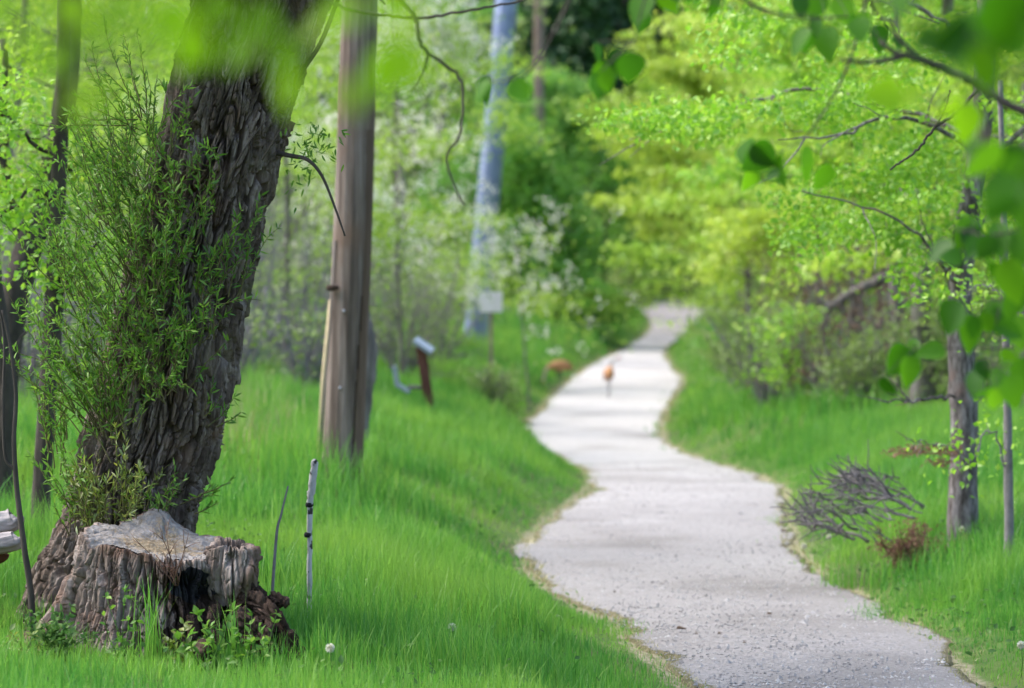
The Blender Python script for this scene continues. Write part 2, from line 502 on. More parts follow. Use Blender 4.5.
def build_path():
    ds = np.concatenate([np.linspace(-60, 8, 18), 1 / np.linspace(1 / 8.5, 1 / 232., 700)])
    m = 71
    t = np.linspace(0, 1, m)
    nl = fbm(ds * 1.3, 0, 0, 21) * .20 + fbm(ds * .3, 0, 0, 24) * .15
    nr = fbm(ds * 1.3, 5, 0, 22) * .20 + fbm(ds * .3, 3, 0, 25) * .15
    l, r = left_edge(ds) - .04 + nl, right_edge(ds) + .04 + nr
    X = l[:, None] * (1 - t) + r[:, None] * t
    Y = np.repeat(ds[:, None], m, 1)
    Z = zpath(Y) + .022 + .03 * (1 - (2 * t - 1) ** 2) - .03 * (np.abs(2 * t - 1) > .99) + .004 * fbm(X * 2.2, Y * 1.1, 0, 8)
    mb = MB()
    mb.add(np.stack([X, Y, Z], -1).reshape(-1, 3), grid_faces(len(ds), m))
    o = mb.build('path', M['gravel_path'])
    wid = (r - l)[:, None]
    e = np.minimum(t, 1 - t)[None] * wid
    wear(o, np.exp(-(e / .09) ** 2))
    tag(o, kind='structure')


def build_gravel():
    rng = np.random.default_rng(5)
    n = 15000
    u = rng.uniform(1 / 46., 1 / 15., n)
    d = 1 / u
    l, r = left_edge(d), right_edge(d)
    x = l + (r - l) * rng.uniform(.01, .99, n)
    tt = (x - left_edge(d)) / (right_edge(d) - left_edge(d))
    z = zpath(d) + .024 + .03 * (1 - (2 * tt - 1) ** 2)
    s = rng.gamma(1.6, .0030, n) + .0025
    base = np.array([(1, 0, 0), (0, 1, 0), (-1, 0, 0), (0, -1, 0), (0, 0, .7), (0, 0, -.7)])
    v = base[None] * (s[:, None, None] * rng.uniform(.6, 1.3, (n, 6, 1)))
    a = rng.uniform(0, 2 * PI, n)
    ca, sa = np.cos(a), np.sin(a)
    vx = v[..., 0] * ca[:, None] - v[..., 1] * sa[:, None]
    vy = v[..., 0] * sa[:, None] + v[..., 1] * ca[:, None]
    P = np.stack([vx + x[:, None], vy + d[:, None], v[..., 2] + z[:, None]], -1)
    f = np.array([(0, 1, 4), (1, 2, 4), (2, 3, 4), (3, 0, 4), (1, 0, 5), (2, 1, 5), (3, 2, 5), (0, 3, 5)])
    mb = MB()
    mb.add(P.reshape(-1, 3), (np.arange(n)[:, None, None] * 6 + f[None]).reshape(-1, 3))
    tag(mb.build('gravel', M['pebble'], smooth=False), kind='stuff')


STUMP_XY = ((165 - 512) / F * 16.45, 16.45)
TRUNK_XY = ((128 - 512) / F * 17.4, 17.4)


def blades(mb, x, d, h, w, rng, lean=.28, segs=3, z=None, heading=None):
    n = len(x)
    if z is None: z = ground(x, d) - .01
    a = rng.uniform(0, 2 * PI, n) if heading is None else heading
    fa = rng.uniform(0, 2 * PI, n)
    ln = np.abs(rng.normal(0, lean, n)) * h
    ts = np.linspace(0, 1, segs + 1)
    V = []
    for t in ts:
        cx = x + np.cos(a) * ln * t ** 2
        cy = d + np.sin(a) * ln * t ** 2
        cz = z + h * (t - .12 * t * t * (ln / h))
        ww = w * (1 - t ** 1.6) * .5 + w * .04
        V.append(np.stack([cx + np.cos(fa) * ww, cy + np.sin(fa) * ww, cz], -1))
        V.append(np.stack([cx - np.cos(fa) * ww, cy - np.sin(fa) * ww, cz], -1))
    V = np.stack(V, 1)
    K = 2 * (segs + 1)
    f = np.array([(2 * k, 2 * k + 1, 2 * k + 3, 2 * k + 2) for k in range(segs)])
    mb.add(V.reshape(-1, 3), (np.arange(n)[:, None, None] * K + f[None]).reshape(-1, 4))


def build_grass():
    rng = np.random.default_rng(11)
    zones = [(11.5, 22, 130000, 3, .0065, .21), (22, 46, 140000, 3, .012, .24), (46, 100, 110000, 2, .035, .32), (100, 205, 80000, 2, .09, .45)]
    mb, st = MB(), MB()
    for (d0, d1, n, segs, w, h) in zones:
        d = np.sqrt(rng.uniform(d0 ** 2, d1 ** 2, n))
        half = .215 * d + .7
        x = rng.uniform(-1, 1, n) * half
        ol, orr = left_edge(d) - x, x - right_edge(d)
        off = np.maximum(ol, orr)
        jag = fbm(x * 2.5, d * .9, 0, 31) * .35
        k = (off + jag * 1.7 + rng.normal(0, .09, n) > -.04)
        k &= ~(((x - STUMP_XY[0]) ** 2 + (d - STUMP_XY[1]) ** 2) < .5 ** 2)
        k &= ~(((x - TRUNK_XY[0]) ** 2 + (d - TRUNK_XY[1]) ** 2) < .45 ** 2)
        clump = fbm(x * 1.1, d * 1.1, 0, 33)
        edge = sstep(.0, 1.1, off + jag * .6)
        prob = .45 + .55 * sstep(0, .6, off + jag)
        prob = prob * (0.7 + .3 * sstep(-.3, .2, clump))
        k &= rng.uniform(0, 1, n) < prob
        x, d, off, clump, edge = x[k], d[k], off[k], clump[k], edge[k]
        hh = h * (.22 + .78 * edge) * (1 + 1.15 * clump) * rng.uniform(.55, 1.35, len(x))
        tall = np.exp(-((x - (-1.72)) ** 2 / .8 + (d - 26.6) ** 2 / 4))       # long grass at the foot of the pole
        hh = hh * (1 + .9 * tall)
        # the right verge is mown a little, the field on the left stands higher
        fieldl = sstep(2.0, 4.5, left_edge(d) - x) * sstep(18, 26, d)
        hh = hh * (1 + .5 * fieldl)
        nst = np.exp(-((x + 2.0) ** 2 / 1.1 + (d - 15.4) ** 2 / .9))            # low before the stump
        hh = hh * (1 - .66 * nst)
        blades(mb, x, d, np.maximum(hh, .03), w * rng.uniform(.7, 1.4, len(x)), rng, segs=segs)
    tag(mb.build('grass', M['grass']), kind='stuff')
    # low broad leaves between the blades
    n = 22000
    d = np.sqrt(rng.uniform(12 ** 2, 34 ** 2, n)); x = rng.uniform(-1, 1, n) * (.2 * d + .6)
    off = np.maximum(left_edge(d) - x, x - right_edge(d))
    k = (off > -.05) & (fbm(x * 1.6, d * 1.2, 0, 52) + rng.normal(0, .12, n) > .12)
    x, d = x[k], d[k]
    gc = MB()
    hz = np.abs(rng.normal(.05, .05, len(x))) * sstep(-.1, .5, off[k]) + .015
    dr = rng.normal(0, 1, (len(x), 3)); dr[:, 2] = np.abs(dr[:, 2]) * .6
    sz = rng.uniform(.02, .06, len(x))
    leaves(gc, np.stack([x, d, ground(x, d) + hz], -1), dr, rng.normal(0, .5, (len(x), 3)) + np.array([0, -.2, 1.]), sz, sz * .6, shape='lance', fold=.1)
    tag(gc.build('ground_cover', M['weed_leaf'], smooth=False), kind='stuff')
    # dry thatch along both edges of the gravel and pale dead stalks in the field
    for (d0, d1, n, w, h) in [(13, 24, 2200, .005, .035), (24, 60, 1300, .012, .05), (60, 150, 800, .05, .08)]:
        u = rng.uniform(1 / d1, 1 / d0, n)
        d = 1 / u
        side = rng.uniform(0, 1, n) < .5
        o = np.abs(rng.normal(.03, .11, n)) + .25 * sstep(.05, .4, fbm(d * .8, side * 9., 0, 44)) * rng.uniform(0, 1, n)
        x = np.where(side, left_edge(d) - o + .1, right_edge(d) + o - .1)
        blades(st, x, d, h * rng.uniform(.4, 1.3, n), w * rng.uniform(.7, 1.3, n), rng, lean=.9, segs=2, z=ground(x, d) + .02)
    n = 900
    d = rng.uniform(27, 44, n)
    x = (rng.normal(235, 40, n) - 512) / F * d
    blades(st, x, d, rng.uniform(.3, .6, n), rng.uniform(.006, .014, n), rng, lean=.25, segs=3)
    tag(st.build('dry_grass', M['straw']), kind='stuff')


# ------------------------------------------------------------------ trees
def wander(rng, p0, dir0, length, n, drift, up=0.0):
    p = [np.asarray(p0, float)]
    v = unit(np.asarray(dir0, float))
    for _ in range(n - 1):
        v = unit(v + rng.normal(0, drift, 3) + np.array([0, 0, up]))
        p.append(p[-1] + v * length / (n - 1))
    return np.array(p)


def limb_tree(rng, H, r, crown_lo=.3, spread=3., nl=12, nsub=7, nleaf=9000, lsize=.08, sig=.3, lean=(0, 0), stems=1, elev=(.1, .8),
              sides=8, nblos=0, bsize=.05, flat=.6, twig_r=.25, taper=.75):
    """returns (wood, leaves, blossoms) builders round the origin"""
    wood, lf, bl = MB(), MB(), MB()
    anchors, wts = [], []
    for s in range(stems):
        if stems > 1:
            a = 2 * PI * s / stems + rng.uniform(-.4, .4)
            d0 = np.array([math.cos(a) * rng.uniform(.1, .5), math.sin(a) * rng.uniform(.1, .5), 1])
            hh = H * rng.uniform(.7, 1.0)
            b0 = np.array([math.cos(a), math.sin(a), 0]) * r * rng.uniform(.5, 3)
        else:
            d0 = np.array([lean[0], lean[1], 1.0]); hh = H; b0 = np.zeros(3)
        b0[2] = -.15
        tp = smooth_line(wander(rng, b0, d0, hh, 8, .06, .03), 22)
        tr = r * (1 - taper * np.linspace(0, 1, 22)) * (1 + .5 * np.exp(-np.linspace(0, 1, 22) * 22))
        tube(wood, tp, tr, sides, wob=.12, seed=s)
        for i in range(nl):
            t = crown_lo + (1 - crown_lo) * ((i + rng.uniform(0, 1)) / nl)
            k = min(int(t * 21), 21)
            az = i * 2.4 + rng.uniform(-.5, .5)
            e = rng.uniform(*elev)
            ln = spread * (1 - .55 * max(0, (t - .55) / .45)) * rng.uniform(.6, 1.1)
            lp = wander(rng, tp[k], (math.cos(az) * math.cos(e), math.sin(az) * math.cos(e), math.sin(e)), ln, 6, .18, -.02)
            lr = tr[k] * .42 * np.linspace(1, .15, 6)
            tube(wood, lp, lr, 5, caps=False)
            for j in range(nsub):
                q = rng.uniform(.25, 1)
                kk = min(int(q * 5), 4)
                pp = lp[kk] + (lp[kk + 1] - lp[kk]) * (q * 5 - kk if q < 1 else 1)
                dv = unit(lp[kk + 1] - lp[kk]) + rng.normal(0, .7, 3) * np.array([1, 1, .6])
                sp = wander(rng, pp, dv, ln * rng.uniform(.25, .5), 5, .22)
                tube(wood, sp, lr[kk] * twig_r * np.linspace(1.4, .3, 5), 4, caps=False)
                anchors.append(sp[1:]); wts.append(np.full(4, rng.uniform(.2, 1.6)))
            anchors.append(lp[3:]); wts.append(np.full(3, .6))
    A = np.concatenate(anchors); wt = np.concatenate(wts); wt = wt / wt.sum()
    ctr = A.mean(0)
    if nleaf:
        idx = rng.choice(len(A), nleaf, p=wt)
        pos = A[idx] + rng.normal(0, sig, (nleaf, 3)) * np.array([1, 1, flat])
        pos[:, 2] = np.maximum(pos[:, 2], .05)
        nr = unit(rng.normal(0, .55, (nleaf, 3)) + np.array([0, 0, .8]))
        dr = rng.normal(0, 1, (nleaf, 3)); dr[:, 2] -= .35
        s = lsize * rng.uniform(.6, 1.35, nleaf)
        leaves(lf, pos, dr, nr, s, s * .72)
    if nblos:
        na = max(6, nblos // 12)
        c = A[rng.choice(len(A), na, p=wt)] + rng.normal(0, sig * 1.3, (na, 3))
        pos = c[rng.integers(0, na, nblos)] + rng.normal(0, bsize * 1.15, (nblos, 3))
        leaves(bl, pos, rdirs(rng, nblos), unit(rng.normal(0, 1, (nblos, 3)) + np.array([0, -.3, .5])), bsize, bsize * .9)
    return wood, lf, bl


def tree(name, label, cat, group, px, d, seed, bark='grey_bark', leaf='lime_leaf', **kw):
    rng = np.random.default_rng(seed)
    x = (px - 512) / F * d
    z = gz(x, d)
    wood, lf, bl = limb_tree(rng, **kw)
    root = thing(name, (x, d, z), label, cat, group)
    wood.build('trunk' if kw.get('stems', 1) == 1 else 'stem', M[bark], root)
    if lf.n: lf.build('crown', M[leaf], root, smooth=False)
    if bl.n: bl.build('blossom', M['blossom'], root, smooth=False)
    return root


def build_woods():
    T = tree
    g1, g2, g3, g4 = 'lime leaved trees along the right of the path', 'undergrowth at the wood edge on the right', 'white blossoming trees on the left bank', 'trees behind the big willow'
    # ---- right of the path, from near to far
    R = 'lime_tree_placeholder'
    rows = [
        ('leafy_tree', 'slender lime green tree behind the rough trunk at the right edge', 1030, 42, 'lime_leaf', dict(H=9, r=.13, spread=3.2, nleaf=16500, lsize=0.104, crown_lo=.28)),
        ('leafy_tree', 'lime green tree with a thick grey trunk, nearer of the trunk pair', 924, 47, 'lime_leaf', dict(H=10, r=.2, spread=3.6, nleaf=19500, lsize=0.110, crown_lo=.36)),
        ('leafy_tree', 'lime green tree with a thin straight trunk, left of the trunk pair', 895, 50, 'spring_leaf', dict(H=10, r=.12, spread=3.2, nleaf=16500, lsize=0.110, crown_lo=.36)),
        ('leafy_tree', 'yellow green tree standing behind the brown tangle of dead brush', 850, 62, 'yellow_leaf', dict(H=11, r=.16, spread=4.2, nleaf=18000, lsize=0.134, crown_lo=.25)),
        ('leafy_tree', 'yellow green tree with its drooping limbs over the grey shrubs', 800, 75, 'lime_leaf', dict(H=12, r=.11, spread=4.6, nleaf=19500, lsize=0.146, crown_lo=.2)),
        ('leafy_tree', 'yellowest tree, leaning its crown out over the bend of the path', 752, 88, 'yellow_leaf', dict(H=13, r=.11, spread=5.4, nleaf=21000, lsize=0.171, crown_lo=.16, lean=(-.05, 0))),
        ('leafy_tree', 'pale lime tree arching over the far gravel at the top of the path', 735, 118, 'lime_leaf', dict(H=16, r=.22, spread=6., nleaf=19500, lsize=0.220, crown_lo=.12, sig=.5)),
        ('leafy_tree', 'yellow green tree closing the far end of the path', 712, 192, 'yellow_leaf', dict(H=20, r=.3, spread=7., nleaf=18000, lsize=0.342, crown_lo=.06, sig=.8)),
        ('leafy_tree', 'green tree high up between the yellow crowns, far right of the path', 790, 140, 'spring_leaf', dict(H=21, r=.3, spread=7., nleaf=18000, lsize=0.268, crown_lo=.1, sig=.7)),
        ('leafy_tree', 'olive green tree deep in the wood at the right', 890, 100, 'olive_leaf', dict(H=16, r=.25, spread=6, nleaf=18000, lsize=0.207, crown_lo=.1, sig=.6)),
        ('leafy_tree', 'olive tree deep in the wood, rightmost of the far crowns', 990, 85, 'spring_leaf', dict(H=14, r=.25, spread=6, nleaf=18000, lsize=0.183, crown_lo=.1, sig=.6)),
    ]
    for i, (nm, lb, px, d, lf, kw) in enumerate(rows):
        kw['nleaf'] = int(kw['nleaf'] * .8); kw['lsize'] *= 1.15
        T(nm, lb, 'tree', g1, px, d, 100 + i, leaf=lf, bark='dark_bark' if i > 2 else 'grey_bark', twig_r=.5, nl=16, nsub=7, elev=(-.1, .5), flat=.22, **kw)
    for i, (lb, px, d, r_) in enumerate((('slim bare dark trunk in the undergrowth beneath the yellowest tree', 770, 70, .07), ('slim dark trunk left of the brown tangle', 826, 60, .06), ('slim dark trunk between the trunk pair and the rough trunk', 944, 56, .07),
                                        ('slim grey trunk behind the thin straight trunk', 878, 66, .08), ('dark trunk at the right edge behind the leaf clusters', 1015, 52, .1))):
        T('leafy_tree', lb, 'tree', g1, px, d, 150 + i, leaf='lime_leaf', bark='dark_bark', H=8, r=r_, lean=((i % 3 - 1) * .08, 0), spread=2.6, nl=10, nsub=6, crown_lo=.42, nleaf=5000, lsize=.11, elev=(-.1, .6), flat=.35)
    sh = [
        ('shrub', 'grey green bush at the grass edge, nearest the far gravel', 742, 62, 'olive_leaf', dict(H=2.6, r=.04, nleaf=2600, lsize=.09)),
        ('shrub', 'grey twiggy bush with few leaves under the yellowest tree', 766, 54, 'olive_leaf', dict(H=2.5, r=.04, nleaf=900, lsize=.08)),
        ('shrub', 'bright green bush between the grey twigs and the brown tangle', 800, 52, 'spring_leaf', dict(H=2., r=.035, nleaf=2600, lsize=.085)),
        ('shrub', 'dim mauve brush between the bright bush and the low leafy bush', 830, 51, 'brown_leaf', dict(H=2.2, r=.035, nleaf=900, lsize=.07)),
        ('shrub', 'low leafy bush in front of the thin trunk pair', 858, 49, 'olive_leaf', dict(H=1.6, r=.03, nleaf=1800, lsize=.08)),
        ('shrub', 'dark twiggy brush between the thin trunk pair', 908, 50, 'brown_leaf', dict(H=2.4, r=.035, nleaf=900, lsize=.07)),
        ('shrub', 'dim green bush just left of the rough trunk', 940, 47, 'olive_leaf', dict(H=2.1, r=.03, nleaf=1800, lsize=.08)),
        ('shrub', 'dim green bush right of the rough trunk, behind the thin sapling', 990, 46, 'olive_leaf', dict(H=2.6, r=.03, nleaf=2600, lsize=.08)),
        ('shrub', 'brown tangle of dead brush behind the broken dead tree', 868, 55, 'brown_leaf', dict(H=4.1, r=.05, nleaf=3600, lsize=.07)),
        ('shrub', 'tall dark brush in the shade under the yellow green trees', 795, 64, 'brown_leaf', dict(H=3.4, r=.05, nleaf=1800, lsize=.08)),
        ('shrub', 'yellow green bush hiding the foot of the far lime tree', 745, 112, 'lime_leaf', dict(H=3.4, r=.05, nleaf=4500, lsize=.15)),
    ]
    for i, (nm, lb, px, d, lf, kw) in enumerate(sh):
        T(nm, lb, 'bush', g2, px, d, 200 + i, leaf=lf, stems=13, nl=6, nsub=5, spread=kw['H'] * .4, crown_lo=.1, sides=5, sig=kw['H'] * .07, bark='dead_grey', elev=(.1, 1.), **kw)
    # ---- centre: wood beyond the bank
    ce = [
        ('leafy_tree', 'mid green round tree on the bank, left of the thin bare trunk', 520, 190, 'mid_leaf', dict(H=11, r=.2, spread=4.4)),
        ('leafy_tree', 'mid green tree with a thin bare trunk on the grass bank', 568, 186, 'mid_leaf', dict(H=13, r=.27, spread=4.)),
        ('leafy_tree', 'mid green bushy tree on the bank beside the far gravel', 604, 193, 'mid_leaf', dict(H=11, r=.2, spread=4.6)),
        ('leafy_tree', 'rounded mid green small tree hiding the foot of the far brown pole', 538, 122, 'mid_leaf', dict(H=7.0, r=.1, spread=2.6)),
        ('leafy_tree', 'mid green tree behind the steel pole', 455, 160, 'mid_leaf', dict(H=13, r=.22, spread=5.)),
        ('leafy_tree', 'fresh green tree between the far brown pole and the yellow crowns', 655, 205, 'mid_leaf', dict(H=12, r=.22, spread=5.)),
    ]
    for i, (nm, lb, px, d, lf, kw) in enumerate(ce):
        lo = .42 if px == 568 else .05
        T(nm, lb, 'tree', 'mid green trees on the far bank', px, d, 300 + i, leaf=lf, nl=16, nsub=7, crown_lo=lo, nleaf=12000, lsize=.26, sig=.7, elev=(-.2, .7), **kw)
    dk = [('tall dark evergreen right behind the far brown pole', 548, 222, 34), ('tall dark evergreen in the gap between the poles and the yellow crowns', 596, 230, 38),
          ('tall dark evergreen half hidden by the yellow crowns', 645, 236, 35), ('tall dark evergreen behind the top of the steel pole', 500, 240, 36)]
    for i, (lb, px, d, Ht) in enumerate(dk):
        T('evergreen_tree', lb, 'tree', 'dark evergreens beyond the bank', px, d, 340 + i, leaf='pine_leaf', bark='dark_bark', H=Ht, r=.4, spread=6.5, nl=34, nsub=6, crown_lo=.3, nleaf=24000, lsize=.55, sig=.9, elev=(-.3, .15))
    # ---- left: blossom trees and the grey wood behind the willow
    bl = [
        ('blossom_tree', 'white blossoming tree rising between the wooden pole and the steel pole', 404, 58, dict(H=11.5, r=.04, spread=2.0, nleaf=6500, lsize=.09, nblos=10000, bsize=.07, crown_lo=.3)),
        ('blossom_tree', 'blossoming tree whose low limbs cross in front of the steel pole', 530, 66, dict(H=4.5, r=.03, spread=2.8, nleaf=600, lsize=.09, nblos=1100, bsize=.07, crown_lo=.5)),
        ('blossom_tree', 'thin blossoming tree showing between the willow and the wooden pole', 285, 50, dict(H=8, r=.06, spread=2.8, nleaf=7500, lsize=.085, nblos=4200, bsize=.06, crown_lo=.22)),
    ]
    for i, (nm, lb, px, d, kw) in enumerate(bl):
        T(nm, lb, 'tree', g3, px, d, 400 + i, leaf='lime_leaf', nl=15, nsub=7, sig=.28, flat=.4, elev=(-.1, .7), **kw)
    lw = [
        ('leafy_tree', 'bright green tree behind the blossom, right of the wooden pole', 392, 80, 'lime_leaf', dict(H=12, r=.2, spread=4.5, nleaf=11000, lsize=.13, crown_lo=.1)),
        ('leafy_tree', 'grey trunked green tree seen between the willow and the wooden pole', 248, 66, 'lime_leaf', dict(H=11, r=.2, spread=4.2, nleaf=11000, lsize=.11, crown_lo=.3)),
        ('leafy_tree', 'yellow green tree behind the left flank of the willow', 95, 48, 'lime_leaf', dict(H=8.5, r=.13, spread=3.4, nleaf=10000, lsize=.09, crown_lo=.3)),
        ('leafy_tree', 'yellow green tree at the left edge behind the leaning grey trunk', 5, 44, 'lime_leaf', dict(H=8, r=.12, spread=3.2, nleaf=10000, lsize=.085, crown_lo=.25)),
        ('leafy_tree', 'olive tree deep in the wood behind the willow', 150, 85, 'olive_leaf', dict(H=13, r=.22, spread=5., nleaf=11000, lsize=.15, crown_lo=.08)),
        ('leafy_tree', 'olive tree deep in the wood at the left edge', 20, 78, 'spring_leaf', dict(H=12, r=.22, spread=5., nleaf=11000, lsize=.14, crown_lo=.08)),
        ('leafy_tree', 'dim olive tree deep in the wood behind the wooden pole', 330, 105, 'olive_leaf', dict(H=16, r=.25, spread=6., nleaf=11000, lsize=.19, crown_lo=.08)),
        ('leafy_tree', 'fresh green tree far behind the blossom trees', 430, 120, 'mid_leaf', dict(H=17, r=.25, spread=6., nleaf=11000, lsize=.2, crown_lo=.06)),
    ]
    for i, (nm, lb, px, d, lf, kw) in enumerate(lw):
        T(nm, lb, 'tree', g4, px, d, 500 + i, leaf=lf, nl=15, nsub=7, sig=.4, flat=.4, elev=(-.1, .7), **kw)
    ls = [
        ('shrub', 'bare grey bush of dead stems right beside the willow', 240, 45, dict(H=3.6, nleaf=500)),
        ('shrub', 'bare grey bush of dead stems left of the wooden pole', 296, 48, dict(H=3.4, nleaf=600)),
        ('shrub', 'olive brush right of the wooden pole behind the slanted post', 402, 60, dict(H=3.2, nleaf=2000)),
        ('shrub', 'bare mauve brush close behind the right side of the wooden pole', 380, 64, dict(H=3.6, nleaf=700)),
        ('shrub', 'bare mauve brush between the slanted post and the steel pole', 436, 70, dict(H=3.4, nleaf=1200)),
        ('shrub', 'olive brush left of the foot of the steel pole', 436, 97, dict(H=2.8, nleaf=3600)),
        ('shrub', 'tall mauve grey thicket of dead stems between willow and wooden pole', 268, 53, dict(H=5., nleaf=900)),
        ('shrub', 'pale grey thicket hiding the left field edge just beside the wooden pole', 318, 56, dict(H=4.4, nleaf=900)),
        ('shrub', 'tallest thin grey thicket deep behind the dead stems by the willow', 255, 60, dict(H=6., nleaf=900)),
        ('shrub', 'low brown brush along the field edge right of the willow', 232, 40, dict(H=1.9, nleaf=500)),
        ('shrub', 'low brown brush along the field edge left of the wooden pole foot', 305, 42, dict(H=1.7, nleaf=500)),
        ('shrub', 'low olive brush around the foot of the small pale notice', 490, 61, dict(H=1.15, nleaf=1500)),
        ('shrub', 'grey thicket behind the trunk at the far left', 66, 36, dict(H=3.2, nleaf=1200)),
        ('shrub', 'grey thicket seen past the left flank of the willow', 15, 32, dict(H=2.8, nleaf=900)),
        ('shrub', 'tall grey thicket behind the leaning trunk at the left edge', 35, 42, dict(H=5., nleaf=900)),
    ]
    for i, (nm, lb, px, d, kw) in enumerate(ls):
        T(nm, lb, 'bush', 'brush along the edge of the left field', px, d, 600 + i, leaf='olive_leaf', stems=16, nl=7, nsub=6, spread=min(1.2, kw['H'] * .4), crown_lo=.12, r=.035, sides=5, sig=.22, lsize=.085, bark='dead_mauve', elev=(.1, 1.1), **kw)


def build_far_wood():
    """the wood that closes the view all round, one mass"""
    rng = np.random.default_rng(77)
    mbs = {'mid_leaf': MB(), 'olive_leaf': MB()}
    spots = []
    for _ in range(95):
        px = rng.uniform(-260, 1280)
        d = rng.uniform(215, 330) if 430 < px < 720 else rng.uniform(125, 260)
        spots.append((px, d))
    for x in np.linspace(-60, 60, 16):             # behind the photographer too
        spots.append((None, (x, rng.uniform(-58, -40))))
    mb_l, mb_w = MB(), MB()
    for (px, d) in spots:
        if px is None:
            x, d = d
        else:
            x = (px - 512) / F * d
        z = gz(x, d)
        Ht = rng.uniform(16, 24) + max(0, d - 200) * .03
        tube(mb_w, [(x, d, z - .5), (x + rng.normal(0, .4), d, z + Ht * .5), (x, d, z + Ht * .95)], [.3, .2, .05], 6)
        n = 2600
        m = 26
        c = np.stack([rng.normal(0, 2.6, m), rng.normal(0, 2.6, m), rng.uniform(.06, 1., m) * Ht], 1)
        p = c[rng.integers(0, m, n)] + rng.normal(0, 1.1, (n, 3)) + np.array([x, d, z])
        s = .5 * rng.uniform(.6, 1.4, n)
        leaves(mb_l, p, rdirs(rng, n), unit(rng.normal(0, .6, (n, 3)) + np.array([0, 0, .7])), s, s * .75)
    o = mb_l.build('far_wood', [M['olive_leaf']], smooth=False)
    tag(o, kind='stuff')
    o2 = mb_w.build('far_wood_trunks', [M['grey_bark']])
    tag(o2, kind='stuff')


# ------------------------------------------------------------------ willow and stump
def bark_disp(u, v, per, cw, cl, seed, depth):
    """u in metres round (period per), v along; long interlaced ridges"""
    nu = max(3, round(per / cw))
    ang = u / per * 2 * PI
    cx, cy = np.cos(ang) * per / 6.283, np.sin(ang) * per / 6.283
    warp = .5 * fbm(cx * 2.6, cy * 2.6, v * 1.2, seed) + .3 * fbm(cx * 9, cy * 9, v * 6, seed + 1)
    uu = u / per * nu + warp
    vv = v / cl + .8 * fbm(cx * 5, cy * 5, v * 2, seed + 2) + .5 * np.sin(uu * 2.1)
    f1, f2, idc = voro(uu, vv, seed + 3, nu)
    ridge = sstep(.02, .24, f2 - f1) * (.55 + .6 * idc)
    g1, g2, idd = voro(uu * 2 + 7.3, vv * 3.4, seed + 4, nu * 2)
    fine = sstep(.0, .16, g2 - g1) * (.5 + .7 * idd)
    strand = np.abs(vnoise(cx * 60, cy * 60, v * 5, seed + 6)) + .5 * np.abs(vnoise(cx * 120, cy * 120, v * 16, seed + 8))
    return depth * (ridge * .85 + fine * .34 * (.3 + ridge) - strand * .35 - .4)


def sprout(root, origin, base, n, length, up, spread, leafmat, seed, stem_r=.0035, lsz=.055, dens=38):
    """a tuft of thin willow shoots: the shoots are the part, their leaves the sub-part"""
    rng = np.random.default_rng(seed)
    st, lf = MB(), MB()
    for k in range(n):
        L_ = length * rng.uniform(.45, 1.15)
        d0 = np.array(up) + rng.normal(0, spread, 3)
        p0 = np.asarray(base) + rng.normal(0, .05, 3) * np.array([1, .6, 1.3])
        sp = smooth_line(wander(rng, p0, d0, L_, 6, .13, .05), 14)
        tube(st, sp, stem_r * np.linspace(1.2, .35, 14), 4, caps=False)
        m = int(dens * L_ / .6)
        t = rng.uniform(.12, 1., m)
        i = np.minimum((t * 13).astype(int), 12)
        pos = sp[i] + (sp[i + 1] - sp[i]) * (t * 13 - i)[:, None]
        td = unit(sp[i + 1] - sp[i])
        dr = td * .75 + rng.normal(0, .55, (m, 3))
        dr[:, 2] += .05
        s = lsz * rng.uniform(.35, 1.3, m)
        leaves(lf, pos, dr, rng.normal(0, 1, (m, 3)) + np.array([0, -.4, .6]), s, s * .2, shape='lance', fold=.06)
    o = st.build('shoot', M['young_stem'], root, origin)
    lf.build('foliage', M[leafmat], o, origin, smooth=False)


